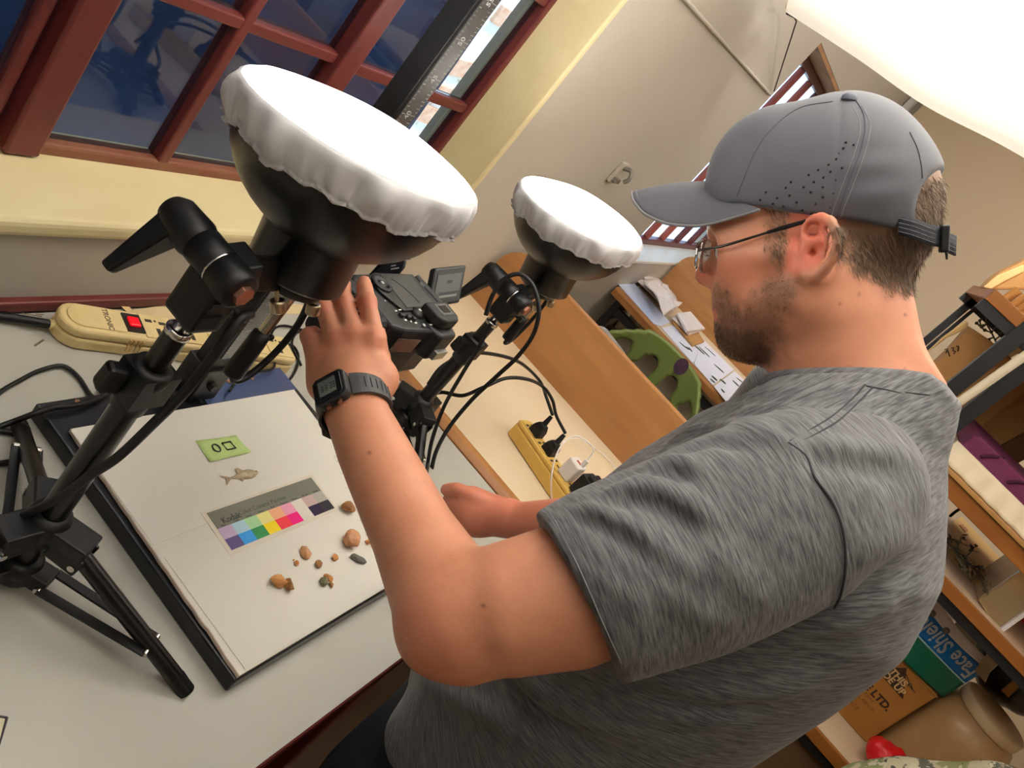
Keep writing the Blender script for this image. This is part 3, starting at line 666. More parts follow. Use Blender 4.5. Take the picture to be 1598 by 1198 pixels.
for i, (px_, py_, L, W, H, a, m, lab) in enumerate([
    (541, 794, .0245, .019, .014, -.25, st_br, 'smooth brown pebble beside the right end of the colour chart'),
    (543, 844, .030, .027, .018, .3, st_rd, 'largest reddish brown stone, knobbly, near the forearm'),
    (475, 865, .020, .016, .009, 1.2, st_rd, 'dark brown triangular stone chip below the yellow patch'),
    (461.5, 880, .0085, .0065, .005, .7, st_or, 'tiny tan stone chip with a crumb beside it'),
    (495, 882, .0115, .0105, .007, .2, st_br, 'small round brown stone in the middle of the stones'),
    (521, 871, .0125, .0105, .006, .5, st_or, 'small pale orange stone between round pebble and grey flake'),
    (557, 874, .026, .012, .007, -.75, st_gr, 'dark grey angular stone flake near the elbow'),
    (434, 909, .026, .018, .012, -.55, st_or, 'large rusty orange stone nearest the front left of the board'),
    (448, 915, .020, .0095, .011, 1.15, st_br, 'long ochre stone leaning against the large rusty stone'),
    (503, 909, .0145, .0105, .008, .9, st_ol, 'olive grey stone of the touching cluster of three'),
    (511.5, 903, .016, .009, .006, -1.0, st_or, 'tan stone touching the olive grey one'),
    (515.5, 914, .0095, .007, .005, 1.1, st_br, 'smallest brown stone of the touching cluster of three'),
    (573, 847, .012, .009, .006, .3, st_or, 'orange stone half hidden behind the forearm'),
    (458, 874, .0035, .0025, .002, .1, st_or, 'stone crumb above the tiny tan chip')]):
    p = Pz(px_, py_ + (2 if H > .01 else 0), Zt); o = link('stone', stone((p[0], p[1], Zt - .0002), L, W, H, a, 40 + i), m); tag(o, lab, 'stone', 'stones laid out on the white board')
# sheet corner with an inked border at the front of the bench
p = [Pz(11, 1120, T), Pz(-70, 1108, T), Pz(-92, 1150, T), Pz(-2, 1166, T)]
t = thing('paper_note', 'paper card with a dark inked border at the bench front', 'paper', p[0])
MB().prism([q + A(0, 0, .0003) for q in p], (0, 0, 1), .0004).build('card', mat('note_paper', (208, 204, 170), rough=.7), t)
q = [a * .985 + (sum(p) / 4) * .015 + A(0, 0, .001) for a in p]; MB().tube(q + q[:1], .0012, n=5).build('inked_border', mat('violet_ink', (62, 48, 62), rough=.5), t)

# ------------------------------------------------------------------ power strips
beige = mat('aged_beige_plastic', (226, 204, 150), rough=.42, rgb2=(206, 180, 122), nscale=22, namt=.5, contrast=(.45, .8))
hole_m = mat('socket_hole', (52, 42, 30), rough=.7)
def strip_frame(p0, d, w):
    d = nrm(d); s = A(-d[1], d[0], 0)        # along, sideways
    return lambda a, b, c: p0 + d * a + s * b + A(0, 0, c)
def stadium(F, L, hw, z, r0, r1, n=10):
    P = []
    for k in range(n + 1):
        a = PI / 2 + PI * k / n; P.append(F(r0 + r0 * math.cos(a), (hw - r0) * (1 if math.sin(a) > 0 else -1) + r0 * math.sin(a) if r0 < hw else hw * math.sin(a), z))
    for k in range(n + 1):
        a = -PI / 2 + PI * k / n; P.append(F(L - r1 + r1 * math.cos(a), (hw - r1) * (1 if math.sin(a) > 0 else -1) + r1 * math.sin(a), z))
    return P
s0, s1 = Pz(92, 543, T), Pz(450, 586, T); dd = nrm(s1 - s0); sd = A(-dd[1], dd[0], 0)
p0 = s0 + sd * .029 - dd * .006; L1 = np.linalg.norm(s1 - s0) + .006
F = strip_frame(p0, dd, .05); hw = .029
t = thing('power_strip', 'aged beige power strip with a lit red switch against the wall', 'power strip', F(L1 / 2, 0, T * 0))
lo = stadium(F, L1, hw, .001, hw, .012); b = MB(); b.prism(lo, (0, 0, 1), .017); b.build('lower_shell', beige, t, bevel=.003)
up = stadium(F, L1, hw - .0015, .0185, hw - .0015, .011); MB().prism(up, (0, 0, 1), .014).build('upper_shell', beige, t, bevel=.005, seg=3)
MB().prism(stadium(lambda a, b, c: F(a + .010, b, c), .075, hw - .010, .0322, hw - .0102, .004), (0, 0, 1), .0022).build('end_cap', beige, t, bevel=.002)
MB().obox(F(.098, .001, .0335), dd, sd, (0, 0, 1), .0125, .017, .0016).build('switch_frame', mat('switch_black', (28, 24, 22), rough=.4), t)
MB().obox(F(.098, .001, .0365), dd, sd, (0, 0, 1), .0075, .0085, .0022).build('switch_rocker', mat('switch_red', (214, 14, 30), rough=.25, emit=.7), t, bevel=.0015)
gr = MB()
for k in range(4): gr.obox(F(.088 + .006 * k, -hw + .0005, .019), dd, sd, (0, 0, 1), .0009, .0012, .010)
gr.build('grip_ribs', mat('strip_rib', (196, 160, 100), rough=.5), t)
text('TRONIC', F(.062, .000, .0346), -sd, dd, .0105, mat('strip_print', (112, 96, 70), rough=.5), 'lettering', t, .0002, bold=.0002)
for k in range(5):
    a = .132 + .0515 * k
    if a > L1 - .02: break
    so = MB().obox(F(a, .0, .0334), dd, sd, (0, 0, 1), .0215, .0225, .0011).build('socket', beige, t, bevel=.0008)
    for ux_, uy_, lx_, ly_ in ((-.010, .010, .0050, .0026), (.010, .008, .0050, .0026), (0, -.010, .0030, .0062), (0, .011, .0016, .0016)):
        MB().obox(F(a + ux_, uy_, .0346), dd, sd, (0, 0, 1), lx_, ly_, .0003).build('socket_hole', hole_m, so)
MB().cyl(F(-.004, 0, .012), F(.004, 0, .012), .0062, n=14).build('cord_bush', beige, t)
blackrub = mat('black_rubber', (10, 10, 12), rough=.5, spec=.35)
cable('mains_cable', [F(-.002, 0, .012), F(-.05, .004, .010), F(-.12, .006, .0065), F(-.22, .012, .0065), F(-.5, .03, .0065), F(-.8, .0, .0065)], .0058, blackrub, None,
      'thick black mains cord running left from the beige power strip', 'cable')
# torn masking tape and a paper scrap behind the strip
tape = mat('masking_tape', (222, 190, 138), rough=.6)
P = [Pz(166, 470, T + .0015), Pz(176, 467, T + .0015), Pz(206, 484, T + .0015), Pz(198, 487, T + .0015)]
P[0][2] += .012; P[1][2] += .014; tag(MB().prism(P, (0, 0, 1), .0005).build('tape_strip', tape), 'torn strip of masking tape stuck across the skirting behind the power strip', 'tape')
P = [Pz(x, y, T + .0004) for x, y in ((186, 487), (268, 475), (420, 470), (512, 480), (506, 489), (330, 492), (232, 502), (212, 494))]
tag(MB().prism(P, (0, 0, 1), .0006).build('paper_scrap', mat('yellowed_paper', (214, 194, 150), rough=.75, rgb2=(200, 180, 136), nscale=14)), 'yellowed paper strip lying along the wall behind the power strip', 'paper')
# yellow strip on the cream desk with its plugs
s0, s1 = Pz(789, 674, T), Pz(881, 812, T); dd2 = nrm(s1 - s0); sd2 = A(-dd2[1], dd2[0], 0)
F2 = strip_frame(s0 + sd2 * .021 + A(0, 0, 0), dd2, .05); L2 = np.linalg.norm(s1 - s0) + .05
yel = mat('yellowed_plastic', (214, 178, 92), rough=.45, rgb2=(200, 162, 78), nscale=14)
t = thing('power_strip', 'yellowed power strip on the cream desk with black plugs in it', 'power strip', F2(L2 / 2, 0, 0))
MB().prism(stadium(F2, L2, .021, .001, .010, .010), (0, 0, 1), .030).build('lower_shell', yel, t, bevel=.003)
MB().prism(stadium(F2, L2, .0195, .031, .009, .009), (0, 0, 1), .011).build('upper_shell', yel, t, bevel=.004, seg=3)
for k in range(5):
    a = .026 + .046 * k
    so = MB().obox(F2(a, 0, .0427), dd2, sd2, (0, 0, 1), .019, .016, .0009).build('socket', yel, t, bevel=.0006)
    for ux_, uy_, lx_, ly_ in ((-.007, .008, .0028, .0046), (-.007, -.008, .0028, .0046), (.009, 0, .0055, .0028)):
        MB().obox(F2(a + ux_, uy_, .0437), dd2, sd2, (0, 0, 1), lx_, ly_, .0003).build('socket_hole', hole_m, so)
def plug(a, label, up=.03):
    q = thing('plug', label, 'plug', F2(a, 0, .043), 'black plugs in the yellowed power strip')
    b = MB(); x, y = dd2, sd2
    for (z0_, r0_, z1_, r1_) in ((.0432, (.0145, .0125), .060, (.0135, .0115)), (.060, (.0135, .0115), .072, (.008, .008))):
        v = [F2(a + i * r[0], j * r[1], z) for z, r in ((z0_, r0_), (z1_, r1_)) for i, j in ((-1, -1), (1, -1), (1, 1), (-1, 1))]
        b.add(v, [(0, 3, 2, 1), (4, 5, 6, 7), (0, 1, 5, 4), (1, 2, 6, 5), (2, 3, 7, 6), (3, 0, 4, 7)])
    b.build('plug_body', blackrub, q, bevel=.002)
    MB().cyl(F2(a, 0, .071), F2(a - .004, .006, .092), .0062, .0042, n=12).build('strain_relief', blackrub, q)
    return F2(a - .005, .0075, .095)
e1 = plug(.040, 'black mains plug nearest the wall end of the yellowed power strip'); e2 = plug(.088, 'second black mains plug, between the first plug and the white charger')
q = thing('usb_charger', 'white phone charger plugged into the yellowed power strip', 'charger', F2(.150, 0, .043))
MB().obox(F2(.150, .002, .064), dd2, sd2, (0, 0, 1), .016, .016, .021).build('charger_body', mat('white_plastic', (240, 236, 232), rough=.3), q, bevel=.004, seg=3)
MB().obox(F2(.150, .002, .0854), dd2, sd2, (0, 0, 1), .006, .003, .0006).build('usb_port', mat('port_red', (196, 96, 90), rough=.5), q)
MB().obox(F2(.158, .004, .0935), dd2, sd2, (0, 0, 1), .0045, .0035, .009).build('usb_plug', MATS['white_plastic'], q, bevel=.002)
u0 = F2(.158, .004, .1025)
cable('usb_cable', [u0, u0 + A(.008, .01, .022), u0 + A(-.02, .045, .026), Pd(880, 690, depth(u0) - .03), Pd(866, 716, depth(u0) - .05), Pd(860, 752, depth(u0) - .06), Pz(863, 786, T + .010), Pz(874, 805, T + .006)], .0016, MATS['white_plastic'], None,
      'thin white charging cable looping from the white charger', 'cable', n=6)
cable('usb_cable', [Pz(873, 690, T + .05), Pz(900, 684, T + .03), Pz(930, 700, T + .006), Pz(952, 720, T + .006), Pz(962, 735, T + .006)], .0014, MATS['white_plastic'], None,
      'thin white cable lying on the cream desk beyond the charger', 'cable', n=6)
q = thing('power_adapter', 'bulky black power adapter next to the white charger', 'adapter', F2(.20, 0, .043))
MB().obox(F2(.203, .004, .066), dd2, sd2, (0, 0, 1), .026, .021, .0225).build('adapter_body', blackrub, q, bevel=.004)
MB().obox(F2(.208, .004, .092), dd2, sd2, (0, 0, 1), .019, .018, .0045).build('adapter_back', blackrub, q, bevel=.003)
MB().obox(F2(.216, -.008, .0968), dd2, sd2, (0, 0, 1), .0012, .006, .0003).build('mark', MATS['white_plastic'], q)
# ================================================================== studio lamps, camera, cables
lblack = mat('satin_black', (12, 12, 13), rough=.45, spec=.35, bump=.05, bscale=200)
tube_b = mat('tube_black', (8, 8, 9), rough=.28, spec=.4)
dish_b = mat('dish_black', (11, 11, 14), rough=.36, spec=.4, rgb2=(15, 15, 18), nscale=30)
chrome = mat('chrome', (196, 192, 186), rough=.16, metal=1.0)
brass = mat('nickel_knob', (176, 160, 132), rough=.28, metal=1.0)
copper = mat('copper_bolt', (170, 120, 100), rough=.38, metal=.9)
sockm = mat('white_sock', (196, 196, 198), rough=.42, spec=.45, sheen=.3, bump=.1, bscale=60)
glow = mat('lit_diffuser', (255, 252, 244), rough=.6, emit=LAMP_POWER)
def lamp(label_l, label_s, bx, by, disc, n, rad, zlow, zup, zcol, zring, zdrum, feet, seed):
    """tripod with its clamp as one thing (the lamp head is screwed to it)"""
    g = 'studio lamps over the copy stand'
    t = thing('studio_lamp', label_l, 'studio lamp', (bx, by, T), g)
    O = A(bx, by, 0); ax = lambda z: A(bx, by, z)
    n = nrm(n); rg = np.random.default_rng(seed)
    # ---- tripod
    MB().cyl(ax(zlow - .014), ax(zcol), .0125, n=20).build('lower_tube', tube_b, t)
    MB().cyl(ax(zcol - .02), ax(zring), .0102, n=18).build('upper_tube', tube_b, t)
    MB().lathe(ax(zring), (0, 0, 1), [(.0100, -.001), (.0112, .000), (.0112, .005), (.0092, .0065), (.0068, .0065), (.0068, .022)], 20).build('chrome_spigot', chrome, t)
    up = MB().lathe(ax(zup), (0, 0, 1), [(.0125, -.016), (.020, -.014), (.021, .006), (.018, .014), (.0125, .016)], 20).build('upper_hub', lblack, t)
    lo = MB().lathe(ax(zlow), (0, 0, 1), [(.004, -.014), (.020, -.012), (.021, .008), (.017, .014), (.0125, .014)], 20).build('lower_hub', lblack, t)
    bu, bl = MB(), MB()
    for fx_, fy_ in feet:
        d = nrm(A(fx_ - bx, fy_ - by, 0)); s = A(-d[1], d[0], 0); foot = A(fx_, fy_, T + .002)
        piv = ax(zup - .006) + d * .043
        bu.bar(ax(zup + .001), piv + d * .004 + A(0, 0, .006), .030, .018)
        for k in (-1, 1): bu.bar(ax(zup - .010) + s * .0125 * k + d * .015, piv + s * .0125 * k + d * .006 - A(0, 0, .008), .004, .022)
        MB().cyl(piv + s * .017 - A(0, 0, .008), piv - s * .017 - A(0, 0, .008), .0036, n=10).build('screw', chrome, t)
        hp = foot + (piv - A(0, 0, .006) - foot) * .36; ld = nrm(piv - foot)
        leg = MB(); leg.cyl(foot, piv - A(0, 0, .006), .0088, n=16); leg.build('leg', tube_b, t)
        cap = MB(); cap.cyl(foot - A(0, 0, .0015), foot + ld * .02, .0089, n=16); cap.build('foot_cap', blackrub, t)
        lp = ax(zlow) + d * .030
        bl.bar(ax(zlow), lp + d * .004, .024, .018)
        for k in (-1, 1):
            MB().bar(lp + s * .0135 * k, hp + s * .0105 * k, .003, .0095, up=s).build('strut', lblack, t)
        MB().cyl(lp + s * .0165, lp - s * .0165, .0034, n=10).build('screw', chrome, t); MB().cyl(hp + s * .0135, hp - s * .0135, .0034, n=10).build('screw', chrome, t)
    bu.build('hub_arms', lblack, up, bevel=.002); bl.build('hub_arms', lblack, lo, bevel=.002)
    co = MB().obox(ax(zcol - .010), (1, 0, 0), (0, 1, 0), (0, 0, 1), .0185, .0165, .017).lathe(ax(zcol), (0, 0, 1), [(.0125, -.042), (.0150, -.040), (.0165, -.010), (.0185, .004), (.016, .009), (.0098, .009)], 20).build('collar', lblack, t)
    MB().bar(ax(zcol - .012) - A(.016, -.006, 0), ax(zcol - .010) - A(.034, -.012, 0), .016, .026).build('collar_knob', lblack, co, bevel=.004)
    # ---- swivel clamp: block on the spigot, drum along y, lever on its wall side
    zb = zring + .034
    cl = MB().obox(ax(zb + .006) + A(.004, 0, 0), (1, 0, 0), (0, 1, 0), (0, 0, 1), .017, .0175, .024).build('clamp_block', lblack, t, bevel=.004)
    MB().obox(ax(zb - .004) + A(.0, -.0178, 0), (1, 0, 0), (0, 1, 0), (0, 0, 1), .010, .0012, .006).build('clamp_slot', mat('slot_black', (10, 10, 10), rough=.8), cl)
    MB().obox(ax(zb + .014) + A(.0, -.0178, 0), (1, 0, 0), (0, 1, 0), (0, 0, 1), .009, .0010, .003).build('clamp_ridge', lblack, cl)
    wn = ax(zb) + A(.018, -.010, -.002)
    w_ = MB(); w_.cyl(wn - A(.004, 0, 0), wn + A(.012, 0, 0), .004, n=10); w_.obox(wn + A(.013, 0, .0), (1, 0, 0), (0, 1, 0), (0, 0, 1), .0022, .016, .0042)
    w_.build('wing_screw', mat('dark_steel', (84, 80, 76), rough=.35, metal=.8), cl, bevel=.001)
    dr = ax(zdrum)
    dm = MB().lathe(dr, (0, -1, 0), [(.001, -.026), (.0165, -.026), (.0165, -.001), (.0150, 0), (.0165, .001), (.0175, .018), (.0165, .026), (.013, .027), (.001, .027)], 24).build('swivel_drum', lblack, t)
    MB().lathe(dr, (0, -1, 0), [(.0168, -.0009), (.0172, 0), (.0168, .0009)], 24).build('drum_ring', chrome, dm)
    MB().cyl(dr + A(0, -.026, 0), dr + A(0, -.0315, 0), .0088, n=6, smooth=False).build('bolt_head', copper, dm, bevel=.0008)
    lv = MB().lathe(dr, (0, 1, 0), [(.013, .024), (.0165, .030), (.0178, .034), (.0165, .060), (.0120, .068), (.001, .070)], 22).build('lever', lblack, t)
    hd = dr + A(0, .052, 0); tip = hd + A(-.030, .012, -.062) if True else None
    b = MB(); dl = nrm(tip - hd); wv = nrm(np.cross(dl, (0, 1, 0)))
    v = []
    for c_, a_, h_ in ((hd - dl * .004, .0150, .012), (tip, .0050, .0055)):
        v += [c_ + wv * a_ * i + A(0, 1, 0) * h_ * j for i, j in ((-1, -1), (1, -1), (1, 1), (-1, 1))]
    b.add(v, [(0, 3, 2, 1), (4, 5, 6, 7), (0, 1, 5, 4), (1, 2, 6, 5), (2, 3, 7, 6), (3, 0, 4, 7)]); b.build('lever_blade', lblack, lv, bevel=.003)
    # ---- lamp holder bracket, dish and fabric sock
    c = np.array(disc); sb = c - n * (rad * 1.27)
    e1_ = nrm(np.cross(n, (0, 1, 0))); e2_ = np.cross(n, e1_)
    bk = MB(); bk.bar(dr + A(.010, -.004, .0), sb - n * .004 + (dr - sb) * .10, .030, .010, up=(0, -1, 0.4)); bk.bar(dr + A(.004, 0, 0), dr + A(.026, -.002, .006), .030, .026)
    bk.lathe(sb, n, [(.001, -.018), (.030, -.016), (.034, -.004), (.034, .004)], 20); br_ = bk.build('holder_bracket', lblack, t, bevel=.002)
    for q_, dn in ((sb + (dr - sb) * .42 - n * .010 - A(0, .020, 0), nrm(A(.3, -.5, -.8))), (sb - n * .012 - A(-.012, .024, 0), nrm(A(.1, -.4, -.9)))):
        kb = MB(); kb.cyl(q_ - dn * .006, q_ + dn * .004, .0022, n=8); kb.lathe(q_, dn, [(.001, .003), (.0062, .003), (.0068, .005), (.0068, .013), (.0055, .0145), (.001, .0145)], 16); kb.build('thumb_screw', brass, br_)
    k = rad
    prof = [(.001, -1.30 * k), (.38 * k, -1.30 * k), (.415 * k, -1.27 * k), (.425 * k, -.88 * k)]
    prof += [(.955 * k * math.sqrt(max(0, 1 - ((h - .18) / .80) ** 2)), -h * k) for h in (.885, .84, .78, .70, .60, .48, .36, .24, .10, .03)]
    hd_ = MB().lathe(c, n, prof, 56).build('dish', dish_b, t)
    NS, G = 200, []
    fold = np.array([.6 * math.sin(7 * a + 1) + .5 * math.sin(13 * a + 2.2 * math.sin(2 * a)) + .45 * math.sin(23 * a + 1.1 * math.sin(3 * a)) for a in np.linspace(0, 2 * PI, NS, endpoint=False)])
    ruf = np.array([math.sin(59 * a + 1.5 * math.sin(5 * a)) for a in np.linspace(0, 2 * PI, NS, endpoint=False)])
    for h, r, fa_, ra_ in ((.0, .985, .004, 0), (-.025, 1.012, .010, 0), (-.07, 1.025, .024, 0), (-.13, 1.022, .036, .003), (-.19, 1.01, .036, .008), (-.25, .99, .022, .014), (-.285, .972, .012, .016), (-.30, .966, .010, .004), (-.325, .982, .010, .034)):
        row = []
        for i in range(NS):
            a = 2 * PI * i / NS; tilt = 1 + .25 * math.sin(a * 5 + 2)
            rr = k * (r + fa_ * fold[i] + ra_ * ruf[i]); hh = k * (h + .03 * fold[(i + 40) % NS] * (h < -.12) + .015 * ruf[i] * (h < -.29))
            row.append(c + n * hh + rr * (e1_ * math.cos(a) + e2_ * math.sin(a)))
        G.append(row)
    MB().grid(G, closed=True).build('fabric_sock', sockm, t, solid=.0012)
    G = []
    for r in np.linspace(0.0, 1, 14):
        row = []
        for i in range(64):
            a = 2 * PI * i / 64; rr = k * .99 * max(r, .004) * (1 + .012 * math.sin(5 * a + seed))
            hh = k * (.15 * math.sqrt(max(0, 1 - r ** 2.2)) + .012 * math.sin(3 * a + 4 * r) * r)
            row.append(c + n * (hh - .002) + rr * (e1_ * math.cos(a) + e2_ * math.sin(a)))
        G.append(row)
    MB().grid(G[::-1], closed=True).build('diffuser', glow, t)
    # silver umbrella tube with a black inline grip hanging under the bracket
    u0 = sb - n * .010 + (dr - sb) * .06 - A(0, .012, 0); u1 = u0 + A(-.008, -.004, -.050); u2 = u0 + A(-.018, -.010, -.098)
    it = MB().cyl(u0, u1, .0056, n=14).build('silver_tube', mat('silver_tube', (176, 172, 164), rough=.25, metal=1.0), t)
    MB().lathe(u1, u2 - u1, [(.0058, 0), (.0085, .002), (.0092, .012), (.0098, .048), (.0088, .052), (.001, .052)], 16).build('cord_grip', lblack, t)
    MB().sphere(u1 + A(.010, -.004, -.004), .0032, 8).build('grip_button', lblack, t)
    MB().tube([u2 + A(.002, 0, .002), u2 + A(.010, 0, -.012), u2 + A(.026, 0, -.008), u2 + A(.044, .002, .020), u2 + A(.050, .004, .055), u2 + A(.042, .006, .088), u0 + A(.020, .006, .006), sb - n * .012], .0036, sub=8).build('cord_loop', blackrub, t)
    return t, sb, dr
nrm1 = A(math.tan(math.radians(0)), math.tan(math.radians(10)), 1); nrm2 = A(math.tan(math.radians(-8)), math.tan(math.radians(11)), 1)
D1, D2 = Pd(570, 210, .72), Pd(909, 330, 1.39)
f2 = A(.603, .518, 0)
L1_ = lamp('nearer studio lamp with white fabric sock, tripod at the left of the board', '', .497, .346, D1, nrm1, .1100, .885, .948, 1.150, 1.197, 1.268, [(.583, .164), (.603, .518), (.293, .353)], 3)
L2_ = lamp('farther studio lamp with a white fabric sock, tripod beside the cream desk', '', 1.218, .380, D2, nrm2, .1130, .885, .925, 1.075, 1.118, 1.178, [(1.160, .283), (1.318, .378), (1.172, .468)], 8)

# ------------------------------------------------------------------ reflex camera looking down from the stand's arm
cb = mat('camera_black', (22, 23, 24), rough=.5, spec=.4, bump=.12, bscale=400, bdist=.0006)
cbg = mat('camera_grip', (12, 12, 14), rough=.65, bump=.35, bscale=500, bdist=.0008)
cwh = mat('camera_mark', (206, 206, 200), rough=.5)
zk = 1.210
t = thing('reflex_camera', 'black reflex camera facing down with its small screen flipped out', 'camera', (.84, .36, zk))
def cbx(nm, x0, x1, y0, y1, z0, z1, m=cb, p=t, bv=.004): return MB().box((x0, y0, z0), (x1, y1, z1)).build(nm, m, p, bevel=bv, seg=3)
outl = [(.772, .322), (.790, .314), (.84, .308), (.875, .308), (.896, .318), (.902, .340), (.902, .398), (.895, .404), (.784, .404), (.772, .396)]
body = MB().prism([(x, y, zk - .074) for x, y in outl], (0, 0, 1), .072).build('camera_body', cb, t, bevel=.005, seg=3)
MB().prism([(x + .0, y, zk - .002) for x, y in [(.812, .340), (.8985, .340), (.8985, .3985), (.818, .4015), (.800, .395), (.798, .372)]], (0, 0, 1), .0035).build('back_rim', cb, body, bevel=.0015)
MB().prism([(x, y, zk + .0012) for x, y in [(.822, .344), (.886, .344), (.890, .396), (.826, .398)]], (0, 0, 1), .0008).build('screen_recess', mat('camera_recess', (46, 47, 48), rough=.42), body)
MB().tube([(.826 + .03 * math.sin(a), .396 - .052 + .05 * math.cos(a) + .002, zk + .0022) for a in np.linspace(.5, 1.5, 9)], .0006, n=5).build('recess_line', cb, body)
cbx('grip', .752, .780, .325, .402, zk - .080, zk - .002, cbg, t, .010)
gy = MB().lathe((.812, .382, zk - .001), (0, 0, 1), [(.0135, 0), (.0135, .004), (.0125, .005), (.009, .005), (.0085, .0036), (.005, .0036), (.0045, .005), (.001, .005)], 40).build('control_dial', cb, t)
kn = MB()
for i in range(36):
    a = 2 * PI * i / 36; kn.obox((.812 + .0136 * math.cos(a), .382 + .0136 * math.sin(a), zk + .0015), (math.cos(a), math.sin(a), 0), (-math.sin(a), math.cos(a), 0), (0, 0, 1), .0006, .0006, .002)
kn.build('knurl', cb, gy)
MB().obox((.812, .382, zk + .0042), (1, 0, 0), (0, 1, 0), (0, 0, 1), .0018, .0018, .0003).build('dial_mark', cwh, gy)
bt = MB()
for x, y, r in ((.802, .335, .0036), (.812, .331, .0034), (.820, .328, .003)): bt.lathe((x, y, zk - .003), (0, 0, 1), [(r + .0012, 0), (r, .0015), (r, .0042), (r * .7, .0052), (.0002, .0054)], 16)
bt.build('button', cb, t)
MB().lathe((.838, .336, zk - .002), (0, 0, 1), [(.0085, 0), (.0085, .004), (.006, .0045), (.0055, .006), (.0002, .0064)], 22).build('play_button', cb, t)
mk = MB()
for x, y, w_, h_ in ((.838, .336, .0022, .0018), (.806, .342, .003, .0009), (.797, .341, .002, .0009), (.800, .3265, .0022, .0012), (.808, .3235, .0012, .0010), (.815, .321, .0022, .0010), (.828, .317, .002, .0016), (.793, .357, .0016, .0008), (.819, .358, .0022, .001), (.828, .348, .0018, .0009), (.802, .394, .002, .001), (.842, .316, .0026, .0008)):
    mk.box((x - w_, y - h_, zk + (.0046 if (x, y) == (.838, .336) else .0004)), (x + w_, y + h_, zk + (.0048 if (x, y) == (.838, .336) else .0010)))
mk.build('button_marks', cwh, t)
# viewfinder hump with rubber eyecup and window
vf = MB().prism([(x, y, zk - .040) for x, y in [(.838, .322), (.846, .296), (.882, .296), (.893, .322)]], (0, 0, 1), .040).build('viewfinder_hump', cb, t, bevel=.005, seg=3)
ec = MB().prism([(x, y, zk + .0002) for x, y in [(.842, .340), (.844, .313), (.852, .306), (.880, .306), (.888, .313), (.890, .340)]], (0, 0, 1), .015).build('eyecup', mat('eyecup_rubber', (26, 26, 27), rough=.6), vf, bevel=.004, seg=3)
MB().box((.854, .316, zk + .0145), (.880, .334, zk + .0158)).build('eyepiece_frame', mat('eyepiece_grey', (70, 70, 68), rough=.5), ec, bevel=.0005)
MB().box((.859, .3195, zk + .0155), (.875, .3305, zk + .0164)).build('eyepiece_glass', mat('eyepiece_dark', (18, 16, 18), rough=.1, spec=.8), ec)
MB().box((.852, .290, zk - .034), (.878, .298, zk - .022)).build('hot_shoe', mat('shoe_steel', (150, 148, 142), rough=.35, metal=.9), vf, bevel=.001)
MB().lathe((.905, .318, zk - .018), (1, -.2, 0), [(.001, -.004), (.006, -.004), (.006, .004), (.004, .006), (.001, .006)], 14).build('strap_lug', mat('shoe_steel', (150, 148, 142)), t)
pn = MB().prism([(.786, .3135, zk - .034), (.826, .308, zk - .034), (.826, .308, zk - .014), (.786, .3135, zk - .014)], (0, -1, 0), .0012).build('top_display', mat('top_lcd', (74, 58, 50), rough=.2, spec=.6), t)
MB().lathe((.838, .362, zk - .072), (0, 0, -1), [(.036, -.004), (.036, .012), (.032, .016), (.034, .03), (.034, .06), (.030, .085), (.026, .086), (.024, .078), (.001, .078)], 36).build('lens', cbg, t)
# flip-out screen on its hinge
hg = MB().cyl((.904, .348, zk - .002), (.904, .394, zk - .002), .0062, n=14).build('screen_hinge', cb, t)
a_, b_, c_, d_ = Pd(668, 480, 1.035), Pd(718, 472, 1.075), Pd(729, 413, 1.085), Pd(680, 418, 1.045)
bn = nrm(np.cross(b_ - a_, d_ - a_)); bn = bn if bn @ (CAM - a_) > 0 else -bn
fs = MB().prism([a_ - bn * .012, b_ - bn * .012, c_ - bn * .012, d_ - bn * .012], bn, .012).build('flip_screen', cb, t, bevel=.003, seg=3)
def sc_(u, v, h=0): return a_ * (1 - u) * (1 - v) + b_ * u * (1 - v) + c_ * u * v + d_ * (1 - u) * v + bn * h
def scq(nm, u0, u1, v0, v1, m, h): return MB().prism([sc_(u0, v0, h), sc_(u1, v0, h), sc_(u1, v1, h), sc_(u0, v1, h)], bn, .0002).build(nm, m, fs)
scq('display', .10, .90, .15, .88, mat('display_dark', (24, 24, 26), rough=.3, emit=.02), .0002)
scq('display_view', .12, .88, .34, .80, mat('display_grey', (62, 64, 62), rough=.3, emit=.05), .0005)
scq('display_bar', .20, .82, .20, .26, mat('display_text', (92, 90, 86), rough=.3, emit=.08), .0005)
scq('display_subject', .44, .60, .56, .64, mat('display_dark', (40, 40, 42)), .0008)
MB().bar(A(.904, .371, zk - .002), a_ * .5 + d_ * .5 - bn * .006, .030, .007, up=(0, 0, 1)).build('hinge_arm', cb, t, bevel=.001)

# ------------------------------------------------------------------ cables on the bench
def on(px_, py_, z=.0045): return Pz(px_, py_, T + z)
cable('black_cable', [L1_[2] + A(.022, -.03, -.02), Pd(372, 500, .655), Pd(338, 548, .655), Pd(290, 610, .665), Pd(240, 660, .68), Pd(185, 712, .70), Pd(140, 742, .715), Pd(95, 775, .735), Pd(40, 803, .75), Pd(-30, 835, .76)], .0042, blackrub, None,
      'black lamp cord running down along the nearer tripod', 'cable')
cable('looped_cable', [on(-60, 668), on(-5, 672), on(25, 677), on(46, 690), on(47, 706), on(28, 718), on(-5, 724), on(-60, 734)], .0034, blackrub, None, 'black cable making a tight loop at the bench edge beside the nearer tripod', 'cable')
cable('thin_cable', [on(-30, 640), on(0, 612), on(30, 594), on(62, 578), on(98, 571), on(122, 588), on(138, 612), on(152, 627, .026)], .0028, blackrub, None, 'thin black cable arching on the bench in front of the beige power strip', 'cable')
